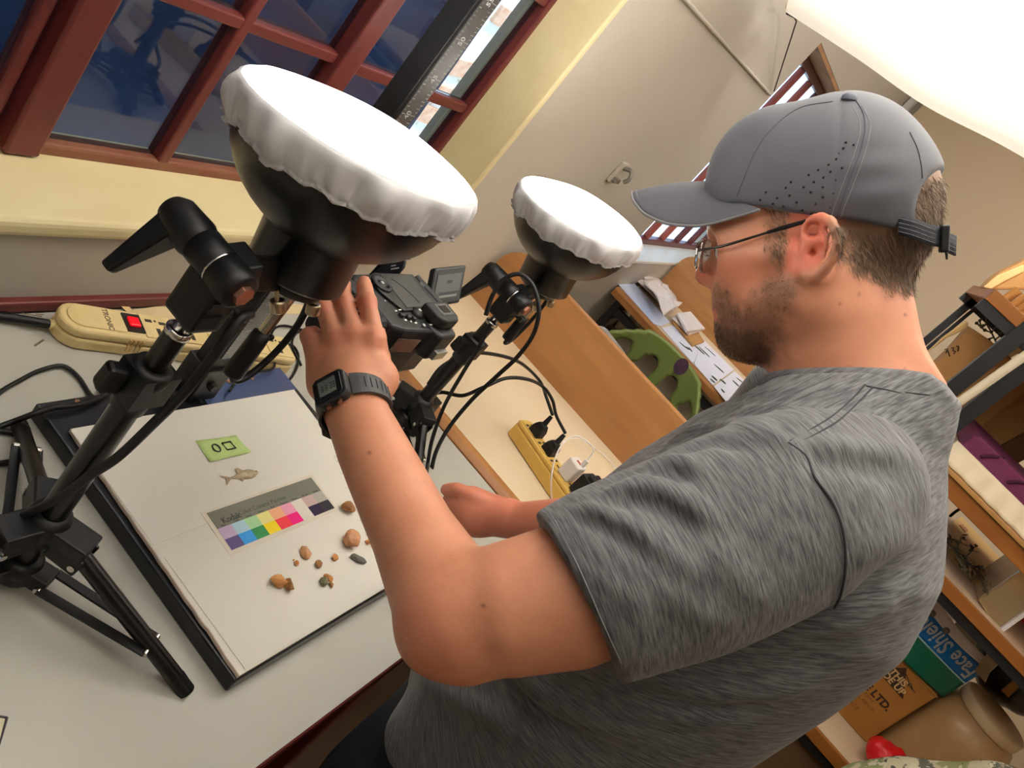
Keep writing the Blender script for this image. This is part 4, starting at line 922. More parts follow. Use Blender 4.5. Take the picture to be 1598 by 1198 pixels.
cable('thin_cable', [on(192, 572), on(172, 588), on(158, 606), on(160, 618, .026), on(120, 632, .03), on(84, 636, .03), on(52, 646, .03), on(20, 658, .01), on(-30, 676)], .0034, blackrub, None, 'black cable hanging over the back edge of the baseboard', 'cable')
cable('thin_cable', [on(410, 620, .01), on(452, 592), on(466, 560), on(455, 538), on(432, 548), on(425, 575, .03), on(380, 583, .035), on(358, 610, .03)], .0022, blackrub, None, 'thin black cable curling off the right end of the beige strip', 'cable', n=6)
cable('thin_cable', [on(470, 570), on(456, 540), on(462, 520), on(482, 518), on(500, 535), on(520, 560)], .0022, blackrub, None, 'thin black cable looping beside the hand', 'cable', n=6)
cable('thin_cable', [on(425, 560), on(424, 520), on(440, 508), on(470, 514), on(500, 522), on(540, 540)], .0022, blackrub, None, 'thin black cable running behind the fingers from the beige strip', 'cable', n=6)
dd_ = lambda x, y, k: Pd(x, y, k)
cable('black_cable', [dd_(852, 618, depth(e1) - .01), e1][::-1] + [dd_(842, 594, 1.74), dd_(812, 566, 1.62), dd_(772, 553, 1.5), dd_(730, 552, 1.42), dd_(690, 572, 1.39), dd_(668, 600, 1.39)], .0034, blackrub, None,
      'black cord from the plug nearest the wall to the farther lamp', 'cable')
cable('black_cable', [e2, dd_(868, 648, depth(e2) - .01), dd_(862, 624, depth(e2) - .03), dd_(848, 604, 1.66), dd_(824, 592, 1.55), dd_(790, 590, 1.47), dd_(755, 604, 1.44), dd_(722, 617, 1.45), dd_(690, 612, 1.47), dd_(664, 618, 1.46)], .0034, blackrub, None,
      'black cord from the second plug curving across the cream desk', 'cable')
cable('black_cable', [dd_(758, 492, 1.275), dd_(768, 462, 1.27), dd_(786, 436, 1.265), dd_(812, 428, 1.262), dd_(833, 448, 1.26), dd_(841, 485, 1.26), dd_(832, 522, 1.27), dd_(808, 556, 1.29), dd_(774, 588, 1.30), dd_(735, 625, 1.32), dd_(700, 668, 1.36), dd_(680, 706, 1.42), dd_(672, 740, 1.44), on(664, 775, .004)], .0036, blackrub, None,
      'black cord looping from the farther lamp head down to the bench', 'cable')
cable('black_cable', [dd_(766, 505, 1.30), dd_(748, 540, 1.31), dd_(722, 582, 1.33), dd_(694, 632, 1.36), dd_(676, 680, 1.38), dd_(668, 720, 1.42), on(664, 756, .004)], .0034, blackrub, None,
      'black cord running straight down in front of the farther tripod', 'cable')
# ================================================================== things on the far desk and on the shelves
def flat(pts, z, name, m, label=None, cat=None, group=None, th=.0008, parent=None, lift=0):
    P = [Pz(x, y, z) for x, y in pts]
    if lift: P = [p + A(0, 0, lift * (i % 2)) for i, p in enumerate(P)]
    o = MB().prism(P, (0, 0, 1), th).build(name, m, parent)
    if label: tag(o, label, cat, group)
    return o
blue_p = mat('pale_blue_paper', (206, 216, 242), rough=.5); lilac = mat('specimen_paper', (228, 228, 240), rough=.55)
env = mat('envelope_paper', (226, 214, 208), rough=.7, rgb2=(212, 198, 190), nscale=20); kraft = mat('kraft_paper', (190, 144, 88), rough=.7, rgb2=(174, 128, 74), nscale=9, bump=.25, bscale=30)
kraft2 = mat('kraft_dark', (166, 120, 66), rough=.7, rgb2=(150, 104, 54), nscale=7, bump=.3, bscale=22)
flat([(964, 443), (988, 440), (1046, 503), (1030, 509), (1020, 505)], T + .002, 'blue_sheet', blue_p, 'pale blue sheet of paper at the wall end of the far desk', 'paper')
# crumpled envelopes heaped against the far screen
for i, (pts, lift) in enumerate([([(990, 430), (1012, 421), (1058, 468), (1044, 482)], .012), ([(1000, 424), (1030, 432), (1067, 473), (1050, 487)], .03), ([(1008, 436), (1036, 440), (1060, 478), (1040, 490)], .05)]):
    P = [Pz(x, y, T + .004 + lift) - A(.035, 0, 0) for x, y in pts]; G = []
    for a in range(9):
        row = []
        for b_ in range(7):
            u, v = a / 8, b_ / 6; p = P[0] * (1 - u) * (1 - v) + P[1] * (1 - u) * v + P[2] * u * v + P[3] * u * (1 - v)
            row.append(p + A(0, 0, .010 * math.sin(7 * u + i * 2) * math.sin(5 * v + i) + .006 * math.sin(19 * u * v + i)))
        G.append(row)
    tag(MB().grid(G).build('envelope', env, solid=.004), ['lowest crumpled white envelope in the heap on the far desk', 'middle crumpled white envelope in the heap on the far desk', 'top crumpled white envelope in the heap on the far desk'][i], 'envelope', 'envelopes on the far desk')
for i, (pts, z, m, lb) in enumerate([([(1048, 503), (1070, 496), (1097, 535), (1080, 541)], .004, kraft, 'brown paper packet lying under the white ones on the far desk'),
                                 ([(1048, 496), (1066, 490), (1092, 518), (1074, 524)], .016, env, 'opened paper packet in the middle of the packet pile on the far desk'),
                                 ([(1055, 491), (1075, 488), (1098, 515), (1070, 519)], .034, env, 'white paper packet on top of the packet pile on the far desk')]):
    P = [Pz(x, y, T + z) for x, y in pts]; tag(MB().prism(P, (0, 0, 1), .010).build('paper_packet', m, bevel=.002), lb, 'packet', 'paper packets on the far desk')
leafm = mat('dry_leaf', (70, 92, 62), rough=.6, rgb2=(46, 66, 44), nscale=60)
SPN = [0]
def specimen(pts, leaves, label):
    SPN[0] += 1; P = [Pz(x, y, T + .0002 + .0014 * SPN[0]) for x, y in pts]; t = thing('specimen_sheet', label, 'specimen sheet', sum(P) / 4, 'specimen sheets on the far desk')
    MB().prism(P, (0, 0, 1), .0008).build('sheet', lilac, t)
    for x, y, L, W, an in leaves:
        c = Pz(x, y, T + .0012 + .0014 * SPN[0]); d = A(math.cos(an), math.sin(an), 0); s = A(-d[1], d[0], 0); top = []
        for k in range(9):
            a = 2 * PI * k / 9; top.append(c + d * L * .62 * math.cos(a) + s * W * .7 * math.sin(a) * (1 + .3 * math.cos(a)))
        MB().prism(top, (0, 0, 1), .0012).build('leaf', leafm, t)
specimen([(1032, 511), (1064, 506), (1108, 552), (1080, 566)], [(1065, 538, .030, .008, -1.2), (1072, 543, .024, .012, -.4), (1077, 545, .022, .010, -2.)], 'white sheet with three small leaves nearest the window on the far desk')
specimen([(1083, 568), (1096, 528), (1145, 577), (1112, 601)], [(1092, 546, .045, .012, -1.35), (1099, 549, .05, .011, -1.4), (1108, 548, .05, .007, -1.2), (1122, 575, .045, .012, -1.2)], 'white sheet with long dark leaves in the middle of the far desk')
specimen([(1114, 603), (1146, 579), (1176, 607), (1141, 637)], [(1115, 590, .024, .013, -1.2), (1112, 594, .022, .008, -1.0), (1128, 595, .028, .014, -.9), (1148, 598, .03, .014, -1.3), (1154, 593, .03, .010, -1), (1128, 610, .020, .014, .2)], 'white sheet with broken leaves at the man’s collar end of the far desk')
# on the wall under the far window
t = thing('wall_socket', 'grey wall socket with a plug in it, low between the desks', 'socket', Py(940, 505, YW))
a = Py(943, 508, YW); MB().box((a[0] - .09, YW - .02, a[2] - .06), (a[0] + .09, YW, a[2] + .06)).build('socket_plate', mat('socket_grey', (126, 120, 116), rough=.5), t, bevel=.006)
MB().box((a[0] - .05, YW - .08, a[2] - .03), (a[0] + .01, YW - .018, a[2] + .03)).build('plug_top', mat('plug_grey', (86, 82, 82), rough=.5), t, bevel=.01)
MB().tube([a + A(-.02, -.075, -.02), a + A(-.05, -.09, -.12), a + A(.0, -.05, -.3)], .008, sub=6).build('plug_lead', blackrub, t)
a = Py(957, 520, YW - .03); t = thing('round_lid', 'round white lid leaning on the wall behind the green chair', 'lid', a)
MB().lathe(a, (0.15, -1, .2), [(.001, .012), (.105, .012), (.115, .006), (.115, -.004), (.001, -.004)], 40).build('lid_plate', mat('lid_white', (248, 246, 238), rough=.3), t)  # white disc added in place of glare on the glossy wall
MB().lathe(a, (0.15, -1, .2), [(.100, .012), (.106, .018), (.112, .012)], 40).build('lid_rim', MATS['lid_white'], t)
p0_, p1_ = Py(935, 600, .58), Py(990, 532, .58); tag(MB().cyl(p0_ - nrm(p1_ - p0_) * .1, p1_, .035, n=24).build('paper_tube', mat('cream_tube', (212, 190, 130), rough=.6)), 'cream cardboard tube standing behind the green chair', 'tube')
# clear plastic holder hooked on the screen
a = Px(928, 530, 1.945); t = thing('clear_bottle', 'clear plastic bottle wedged behind the near wooden screen', 'bottle', a)
cl = mat('clear_plastic', (236, 232, 234), rough=.12, trans=.72, spec=.5)
b0 = Px(965, 572, 1.945); b1 = Px(917, 508, 1.945); u = nrm(b1 - b0); LL = np.linalg.norm(b1 - b0)
MB().lathe(b0, u, [(.001, 0), (.030, .002), (.033, .02), (.033, LL * .7), (.028, LL * .82), (.014, LL * .9), (.014, LL * .96)], 24).build('bottle_body', cl, t)
MB().lathe(b0, u, [(.016, LL * .93), (.016, LL * 1.0), (.001, LL * 1.0)], 20).build('bottle_cap', mat('cap_white', (232, 228, 230), rough=.35), t)
cable('white_cable', [Px(948, 540, 1.98), Px(962, 548, 2.0), Px(966, 560, 2.0), Px(955, 580, 1.96)], .0022, MATS['white_plastic'], None, 'thin white cable curling beside the clear bottle', 'cable', n=6)

# ------------------------------------------------------------------ cardboard box on the lowest shelf
card = mat('cardboard', (170, 116, 52), rough=.7, rgb2=(156, 102, 42), nscale=5, bump=.1, bscale=60)
BX = 2.39; by0, by1, bz0, bz1 = -.866, -.545, zs1 + .001, .888
t = thing('cardboard_box', 'brown cardboard box printed THIS SIDE UP on the lowest shelf', 'box', (BX + .14, (by0 + by1) / 2, zs1))
MB().box((BX, by0, bz0), (BX + .28, by1, bz1)).build('carton', card, t, bevel=.002)
MB().box((BX - .002, by0 - .002, bz1 + .001), (BX + .14, by1 + .002, bz1 + .005)).build('flap', card, t, bevel=.001)
MB().box((BX + .142, by0 - .002, bz1 + .001), (BX + .282, by1 + .002, bz1 + .005)).build('flap', card, t, bevel=.001)
prt = mat('box_print', (62, 40, 26), rough=.7); prt2 = mat('box_print_pale', (116, 76, 36), rough=.7)
fp = lambda x, y: Px(x, y, BX - .0006)
MB().prism([fp(1364, 1041), fp(1415, 1042), fp(1409, 1091)], (-1, 0, 0), .0003).build('printed_triangle', prt, t)
xr, zr = A(0, -1, 0), A(0, 0, 1); pale = mat('box_reverse_print', (206, 172, 120), rough=.7)
text('THIS', fp(1402, 1057) - A(.0006, 0, 0), xr, zr, .026, pale, 'lettering', t, .0002, bold=.0008)
text('SIDE UP', fp(1391, 1062) - A(.0006, 0, 0), xr, zr, .026, pale, 'lettering', t, .0002, bold=.0008)
text('COFFEE LTD.', fp(1351, 1067), xr, zr, .030, prt, 'lettering', t, .0002, bold=.0012)
text('NATIONAL PARK', fp(1341, 1072), xr, zr, .0135, prt2, 'lettering', t, .0002)
text('BOX NAIROBI, KENYA', fp(1335, 1079), xr, zr, .0135, prt2, 'lettering', t, .0002)
text('K. IMENTI', fp(1324, 1077), xr, zr, .0135, prt2, 'lettering', t, .0002)
text('PLACE', fp(1329, 1096), xr, zr, .017, prt2, 'lettering', t, .0002)
text('Meru', fp(1333, 1089), xr, zr, .011, prt2, 'lettering', t, .0002)
MB().tube([fp(x, y) for x, y in ((1414, 1052), (1418, 1062), (1417, 1070), (1421, 1066), (1424, 1076), (1420, 1070), (1428, 1080))], .0012, sub=4, n=5).build('handwriting', prt, t)
# green bag with its blue Face Shield band on the box
grn = mat('green_wrap', (22, 104, 80), rough=.35, rgb2=(14, 84, 64), nscale=6, bump=.3, bscale=12)
t = thing('face_shield_pack', 'green and blue pack lettered Face Shield lying on the cardboard box', 'pack', (BX + .1, -.76, bz1))
def bandpt(u, v, h=0):   # u along -y, v upwards: a front that bulges towards the room
    y = -.600 - .285 * u; x = BX + .035 - .045 * math.sin(PI * (.1 + .85 * u)) - h
    return A(x, y, bz1 + .007 + (.135 + .012 * math.sin(PI * u)) * v)
G = [[bandpt(i / 30, j / 12 * .52) for j in range(13)] for i in range(31)]; MB().grid(G).build('green_front', grn, t, solid=.003)
G = [[bandpt(i / 30, .52 + j / 8 * .46) for j in range(9)] for i in range(31)]; MB().grid(G).build('blue_band', mat('blue_print', (0, 108, 186), rough=.3), t, solid=.003)
G = [[bandpt(i / 30, .505 + j / 2 * .03, .0025) for j in range(3)] for i in range(31)]; MB().grid(G).build('band_edge', mat('pale_cyan', (180, 214, 224), rough=.4), t)
MB().prism([bandpt(u, 0) + A(0, 0, -.003) for u in np.linspace(0, 1, 12)] + [A(BX + .22, -.89, bz1 + .006), A(BX + .22, -.60, bz1 + .006)], (0, 0, 1), .05).build('pack_body', grn, t, bevel=.006)
lt = text('Face Shield', A(0, 0, 0), (1, 0, 0), (0, 1, 0), .058, mat('label_white', (240, 240, 240), rough=.4), 'lettering', t, .0003, bold=.0012)
me = lt.data; n_ = len(me.vertices); co = np.zeros(n_ * 3); me.vertices.foreach_get('co', co); co = co.reshape(-1, 3)
wmax = np.abs(co[:, 0]).max()
out = np.array([bandpt(.62 - c[0] / wmax * .34, .75 - c[1] / .135, .0035) for c in co])
me.vertices.foreach_set('co', out.ravel()); me.update()
# face shield itself: white head band with rivets, clear visor, resting on the pack
t = thing('face_shield', 'white face shield band with rivets and a smoky clear visor, above the green pack', 'face shield', (BX, -.74, 1.04))
def hb(u, v): 
    y = -.595 - .270 * u; x = BX - .005 + .02 - .05 * math.sin(PI * u) ** 1 ; return A(x, y, bz1 + .145 + .012 * (1 - u) + .036 * v * (1 - .35 * u))
MB().grid([[hb(i / 30, j / 5) for j in range(6)] for i in range(31)]).build('head_band', mat('band_white', (214, 208, 208), rough=.4), t, solid=.004)
rv = mat('rivet_steel', (120, 112, 104), rough=.3, metal=.9)
for px_, py_ in ((1437, 945), (1450, 960), (1470.5, 987)):
    best = min((np.linalg.norm((lambda q: A(799 + FPX * q[0] / q[2] - px_, 599 + FPX * q[1] / q[2] - py_))(R @ (hb(u, v) - CAM))), u, v) for u in np.linspace(0, 1, 60) for v in np.linspace(.1, .9, 9))
    c = hb(best[1], best[2]); MB().lathe(c, (-1, 0, .1), [(.009, 0), (.009, .004), (.005, .006), (.0045, .0035), (.001, .0035)], 18).build('rivet', rv, t)
visor = mat('visor_smoke', (168, 160, 142), rough=.18, trans=.5, spec=.5)
P = [(1481, 978), (1500, 958), (1525, 947), (1548, 945), (1563, 952), (1570, 962), (1566, 978), (1545, 990), (1505, 1020), (1495, 1010)]
MB().prism([Px(x, y, 2.60) for x, y in P], (1, 0, 0), .004).build('visor', visor, t)
MB().prism([Px(x, y, 2.56) for x, y in [(1504, 1030), (1590, 970), (1585, 962), (1498, 1022)]], (1, 0, 0), .006).build('visor_edge', cl, t)
MB().obox(Px(1571, 955, 2.59), (1, 0, 0), (0, 1, 0), (0, 0, 1), .006, .010, .009).build('blue_tab', mat('tab_blue', (92, 120, 168), rough=.4), t, bevel=.002)
bx_ = thing('clear_box', 'clear plastic box standing behind the white face shield band', 'box', Px(1490, 950, 2.5))
b_ = MB(); p_, q_ = Px(1462, 962, 2.52), Px(1510, 930, 2.52); d_ = nrm(q_ - p_); L_ = np.linalg.norm(q_ - p_)
MB().obox((p_ + q_) / 2, (1, 0, 0), nrm(np.cross(d_, (1, 0, 0))), d_, .045, .028, L_ / 2).build('box_body', cl, bx_, bevel=.004)
MB().obox(q_ + d_ * .004, (1, 0, 0), nrm(np.cross(d_, (1, 0, 0))), d_, .047, .030, .004).build('box_lid', MATS['cap_white'], bx_, bevel=.002)
b2 = thing('clear_tray', 'large clear plastic tray at the right end of the plant shelf', 'tray', Px(1570, 940, 2.3))
MB().prism([Px(x, y, 2.26) for x, y in [(1525, 935), (1610, 878), (1640, 925), (1556, 985)]], (1, 0, 0), .18).build('tray_body', mat('tan_clear', (224, 196, 150), rough=.15, trans=.6, spec=.5), b2, bevel=.006)
MB().prism([Px(x, y, 2.25) for x, y in [(1556, 985), (1640, 925), (1643, 931), (1559, 991)]], (1, 0, 0), .19).build('tray_rim', MATS['cap_white'], b2)
# tall translucent jar with a tan lid
t = thing('plastic_jar', 'big stained plastic jar with a tan screw lid beside the cardboard box', 'jar', (2.47, -1.01, zs1))
jar = mat('jar_plastic', (178, 146, 104), rough=.35, rgb2=(150, 108, 64), nscale=5, namt=.9, bump=.1, bscale=8)
jx, jy = 2.46, -1.005
MB().lathe((jx, jy, zs1), (0, 0, 1), [(.001, .002), (.112, .002), (.124, .012), (.126, .03), (.124, .20), (.118, .235), (.104, .262), (.088, .275), (.086, .296)], 56).build('jar_body', jar, t)
MB().lathe((jx, jy, zs1 + .274), (0, 0, 1), [(.089, 0), (.094, .001), (.096, .006), (.096, .030), (.092, .034), (.001, .035)], 48).build('jar_lid', mat('jar_lid', (206, 164, 108), rough=.5, rgb2=(190, 178, 150), nscale=4), t)
t = thing('plastic_jar', 'pale plastic jar at the picture edge beside the big stained jar', 'jar', (2.36, -1.22, zs1))
MB().lathe((2.30, -1.235, zs1), (0, 0, 1), [(.001, .002), (.085, .002), (.09, .01), (.09, .22), (.08, .24), (.07, .255)], 40).build('jar_body', mat('jar_pale', (200, 172, 150), rough=.4), t)
MB().lathe((2.30, -1.235, zs1 + .25), (0, 0, 1), [(.072, 0), (.078, .002), (.078, .030), (.074, .034), (.001, .034)], 40).build('jar_lid', mat('jar_lid_pale', (220, 196, 176), rough=.5), t)
# red crumpled bag, black bin bag, clear pouch
def blob(name, label, cat, c, r, m, seed, h=.008, amp=.25, group=None):
    c = np.array(c); r = np.array(r)
    f = lambda p: s_ell(p, c, np.eye(3), r) + amp * r.min() * (vnoise(p, 1.6 / r.min(), seed) * .6 + np.abs(vnoise(p, 3.4 / r.min(), seed + 1)) * .5) * .6
    v, q = surface_nets(f, c - r * 1.35, c + r * 1.35, h, 1)
    return tag(link(name, mesh_from_arrays(name, v, q, m)), label, cat, group)
redm = mat('red_cloth', (204, 14, 22), rough=.45, bump=.2, bscale=40)
blob('red_bag', 'crumpled bright red bag at the front of the lowest shelf', 'bag', (2.30, -.905, zs1 + .050), (.055, .075, .045), redm, 5, .006, .5)
blob('bin_bag', 'shiny black plastic bag behind the big jar’s lid', 'bag', Px(1580, 1015, 2.62) + A(0, -.06, -.03), (.09, .13, .11), mat('bin_black', (14, 14, 16), rough=.3, spec=.5, bump=.4, bscale=14), 9, .010, .35)
blob('red_cloth', 'scrap of red cloth on the black bag at the picture edge', 'cloth', Px(1608, 985, 2.55), (.03, .05, .04), redm, 12, .006, .4)
t = thing('clear_pouch', 'clear plastic pouch of brown scraps lying over the jar lid', 'pouch', Px(1560, 1025, 2.38))
P = [(1521, 1048), (1545, 1015), (1566, 1003), (1588, 1022), (1585, 1044), (1560, 1036), (1545, 1050), (1538, 1066)]
MB().prism([Px(x, y, 2.37) for x, y in P], (1, 0, 0), .012).build('pouch', mat('pouch_clear', (206, 188, 164), rough=.15, trans=.45, spec=.6, rgb2=(170, 130, 90), nscale=24), t, bevel=.003)
MB().prism([Px(x, y, 2.366) for x, y in [(1553, 1018), (1560, 1024), (1566, 1034), (1560, 1036), (1552, 1027)]], (1, 0, 0), .003).build('scraps', mat('scrap_brown', (120, 66, 30), rough=.7), t)
flp = [Px(x, y, 2.40) for x, y in [(1563, 1078), (1600, 1050), (1640, 1050), (1640, 1068), (1600, 1062), (1574, 1088)]]
tag(MB().prism(flp, (1, 0, 0), .01).build('cardboard_flap', card), 'brown cardboard flap at the picture edge above the jars', 'cardboard')
# camouflage jacket over a stool back in the lower right corner
camo = mat('camouflage', (150, 150, 124), rough=.8)
nt = camo.node_tree; N = nt.nodes; L = nt.links; tc = N.new('ShaderNodeTexCoord'); b0_ = N['Principled BSDF']
def vor(scale, seed):
    mp = N.new('ShaderNodeMapping'); mp.inputs['Location'].default_value = (seed, seed * .7, 0); mp.inputs['Scale'].default_value = (1, 1, 2.2); L.new(tc.outputs['Object'], mp.inputs[0]); n = N.new('ShaderNodeTexNoise'); n.inputs['Scale'].default_value = scale; n.inputs['Detail'].default_value = 3; L.new(mp.outputs[0], n.inputs[0]); return n
def step(n, t0, t1): r = N.new('ShaderNodeMapRange'); r.inputs[1].default_value = t0; r.inputs[2].default_value = t1; L.new(n.outputs[0], r.inputs[0]); return r
cur = None
col = lin((196, 188, 158))
for sc, sd_, t0, t1, cc_ in ((7, 1, .50, .54, (142, 146, 98)), (9, 5, .55, .58, (92, 92, 80)), (26, 9, .58, .60, (206, 200, 176)), (13, 13, .62, .64, (74, 74, 66))):
    mx = N.new('ShaderNodeMix'); mx.data_type = 'RGBA'; L.new(step(vor(sc, sd_), t0, t1).outputs[0], mx.inputs[0])
    if cur is None: mx.inputs[6].default_value = col
    else: L.new(cur, mx.inputs[6])
    mx.inputs[7].default_value = lin(cc_); cur = mx.outputs[2]
L.new(cur, b0_.inputs['Base Color'])
jc = A(1.97, -1.00, .70)
def fj(p):
    d = s_ell(p, A(1.98, -.98, .66), np.eye(3), (.13, .22, .28)); d = smin(d, s_ell(p, A(2.0, -1.06, .86), np.eye(3), (.11, .20, .19)), .08); d = smin(d, s_ell(p, A(1.98, -.86, .72), np.eye(3), (.09, .12, .16)), .08)
    return d + .010 * np.sin(24 * p[:, 1] + 9 * p[:, 2]) + .014 * vnoise(p, 11, 3)
v, q = surface_nets(fj, A(1.75, -1.45, .30), A(2.2, -.65, 1.15), .011, 2)
t = thing('camouflage_jacket', 'camouflage jacket heaped over a stool in the lower right corner', 'jacket', (1.97, -1.0, .4))
link('jacket', mesh_from_arrays('jacket', v, q, camo), None, t)
MB().tube([A(1.862, -1.05, 1.0), A(1.855, -1.09, .90), A(1.86, -1.10, .78)], .005, sub=5).build('zip', mat('zip_sand', (196, 190, 168), rough=.6), t)
t = thing('wooden_stool', 'wooden stool hidden under the camouflage jacket', 'stool', (1.98, -.98, 0))
MB().box((1.85, -1.12, .42), (2.10, -.84, .45)).build('seat', oak, t, bevel=.004)
for lx in (1.88, 2.07):
    for ly in (-1.09, -.87): MB().cyl((lx, ly, 0), (lx, ly, .42), .014, n=10).build('leg', oak, t)

# ------------------------------------------------------------------ upper shelves
pz = mat('plant_board', (222, 182, 112), rough=.6, rgb2=(212, 170, 98), nscale=4)
flat([(1488, 812), (1500, 806), (1610, 925), (1560, 950), (1480, 868)], zs2 + .002, 'tan_sheet', pz, 'tan sheet of paper under the dark dried plant on the shelf', 'paper', th=.001)
gsh = [Px(1478, 876, 2.215), Px(1540, 938, 2.215)]
t = thing('dried_plant', 'dark dried sprig with small leathery leaves on the tan sheet', 'plant', Pz(1520, 875, zs2 + .01))
pm = mat('dry_plant', (62, 54, 38), rough=.6, rgb2=(84, 78, 56), nscale=50)
rg = random.Random(4)
def sp(x, y, h=.02): return Pz(x, y, zs2 + .004 + h)
stems = [[(1478, 845), (1490, 858), (1503, 872), (1518, 884), (1532, 904), (1541, 926)], [(1490, 858), (1496, 848), (1500, 838)], [(1503, 872), (1514, 862), (1520, 853)], [(1518, 884), (1530, 885), (1536, 892), (1540, 906), (1552, 922)], [(1503, 872), (1506, 885), (1514, 903)], [(1484, 852), (1482, 842), (1488, 842)], [(1528, 896), (1516, 902), (1500, 888)], [(1490, 858), (1500, 880), (1512, 893)]]
for k, s in enumerate(stems): MB().tube([sp(x, y, .012 + .012 * ((k + i) % 3)) for i, (x, y) in enumerate(s)], .0035 if k in (0, 3) else .0024, sub=4, n=6).build('stem', pm, t)
for s in stems:
    for x, y in s:
        for m in range(3):
            c = sp(x + rg.uniform(-4, 4), y + rg.uniform(-4, 4), rg.uniform(.005, .04)); an = rg.uniform(0, 6.28); d = A(math.cos(an), math.sin(an) * .9, rg.uniform(-.2, .8)); d = nrm(d); s_ = nrm(np.cross(d, (0.3, .2, 1))); Lf = rg.uniform(.012, .026)
            MB().prism([c, c + d * Lf * .5 + s_ * .005, c + d * Lf, c + d * Lf * .5 - s_ * .005], np.cross(d, s_), .0012).build('leaf', pm, t)
flat([(1497, 819), (1501, 818), (1511, 828), (1506, 831)], zs2 + .004, 'orange_slip', mat('orange_slip', (190, 122, 76), rough=.6), 'small orange slip on the pale shelf above the dried plant', 'slip', th=.002)
cable('dark_cord', [Px(1483, 805, 2.6), Px(1490, 799, 2.58), Px(1499, 793, 2.5)], .004, blackrub, None, 'short dark cord hanging under the wooden shelf', 'cord')
# white fruit tray with purple foam on a cardboard tray
t = thing('egg_tray', 'white moulded tray holding purple foam on the wooden shelf', 'tray', (2.35, -.7, zs3))
def trp(u, v, h=0): return A(2.205 + .02 * v + .0045 * math.sin(u * 2 * PI * 14) * (1 - v * .6) - h, -.36 - .75 * u, zs3 + .014 + .052 * v)
MB().grid([[trp(i / 180, j / 6) for j in range(7)] for i in range(181)]).build('tray_front', mat('tray_white', (240, 226, 198), rough=.5), t, solid=.003)
MB().box((2.226, -1.11, zs3 + .012), (2.55, -.365, zs3 + .058)).build('tray_body', MATS['tray_white'], t)
pur = mat('purple_foam', (112, 44, 84), rough=.75, bump=.3, bscale=60)
MB().prism([A(2.228, y, z) for y, z in [(-.375, zs3 + .060), (-.375, zs3 + .098)]] + [A(2.228, -.39, zs3 + .108), A(2.228, -1.10, zs3 + .104), A(2.228, -1.10, zs3 + .060)], (1, 0, 0), .30).build('foam_block', pur, t, bevel=.004)
dkp = mat('purple_groove', (64, 14, 44), rough=.8)
for i in range(8):
    y = -.42 - .08 * i; MB().tube([A(2.2265, y, zs3 + .076), A(2.2262, y - .012, zs3 + .092), A(2.232, y - .028, zs3 + .104), A(2.26, y - .040, zs3 + .107)], .0042, sub=4, n=6).build('groove', dkp, t)
tag(MB().box((2.192, -1.15, zs3 + .001), (2.58, -.34, zs3 + .0125)).build('cardboard_sheet', kraft, bevel=.002), 'flat cardboard sheet between the wooden shelf and the white tray', 'cardboard')
# paper bags
def bag(name, label, front, x0, dx, m, th=.05, fold=None):
    """paper bag: front outline (pixels on the plane x0), depth dx away from the room"""
    t = thing(name, label, 'paper bag', sum(Px(a, b, x0) for a, b in front) / len(front), 'brown paper bags on the shelf')
    P = [Px(a, b, x0) for a, b in front]
    for q_ in P:
        if 1.2 < q_[2] < zs3 + .004: q_[2] = zs3 + .004
    MB().prism(P, (1, 0, 0), dx).build('bag_body', m, t, bevel=.006)
    return t, P
t, P = bag('paper_bag', 'brown paper bag with a hand-written number behind the black posts', [(1440, 585), (1478, 549), (1512, 510), (1549, 534), (1560, 560), (1530, 640), (1470, 640)], 2.42, .10, kraft)
for i, (seg) in enumerate([[(1472, 546), (1477, 545), (1474, 552)], [(1477, 547), (1480, 557)], [(1482, 544), (1486, 543), (1485, 548), (1489, 549), (1486, 553)], [(1490, 541), (1494, 541), (1493, 549)]]):
    MB().tube([Px(x + 2, y - 1, 2.4185) for x, y in seg], .0016, n=5).build('handwriting', prt, t)
MB().prism([Px(x, y, 2.415) for x, y in [(1470, 527), (1508, 500), (1512, 504), (1508, 513), (1478, 527), (1440, 556)]], (1, 0, 0), .02).build('bag_fold', mat('kraft_light', (226, 188, 128), rough=.7), t, bevel=.003)
t, P = bag('paper_bag', 'brown paper bag on the very top of the shelf unit', [(1533, 450), (1545, 437), (1560, 425), (1640, 385), (1640, 440), (1605, 452), (1556, 452)], 2.48, .14, kraft)
MB().prism([Px(x, y, 2.474) for x, y in [(1534, 448), (1556, 430), (1598, 412), (1598, 424), (1566, 440), (1545, 452)]], (1, 0, 0), .012).build('bag_fold', MATS['kraft_light'], t, bevel=.004)
t, P = bag('paper_bag', 'narrow brown paper bag seen between the black post and the white pipe', [(1478, 630), (1510, 604), (1566, 553), (1578, 557), (1590, 600), (1500, 660)], 2.40, .08, kraft2)
MB().prism([Px(x, y, 2.395) for x, y in [(1566, 548), (1592, 528), (1600, 545), (1578, 558)]], (1, 0, 0), .02).build('white_slip', mat('tan_slip', (206, 180, 128), rough=.7), t)
t, P = bag('paper_bag', 'large flat brown paper bag lying above the purple foam, its open end in shade', [(1484, 668), (1512, 648), (1610, 580), (1640, 640), (1610, 676), (1528, 718), (1500, 742), (1484, 740)], 2.58, .16, kraft2)
MB().prism([Px(x, y, 2.573) for x, y in [(1514, 650), (1612, 584), (1616, 600), (1534, 662), (1536, 668)]], (1, 0, 0), .006).build('bag_fold', kraft, t)
MB().prism([Px(x, y, 2.570) for x, y in [(1484, 668), (1512, 650), (1532, 674), (1500, 690), (1492, 730), (1484, 735)]], (1, 0, 0), .008).build('bag_corner', kraft, t)
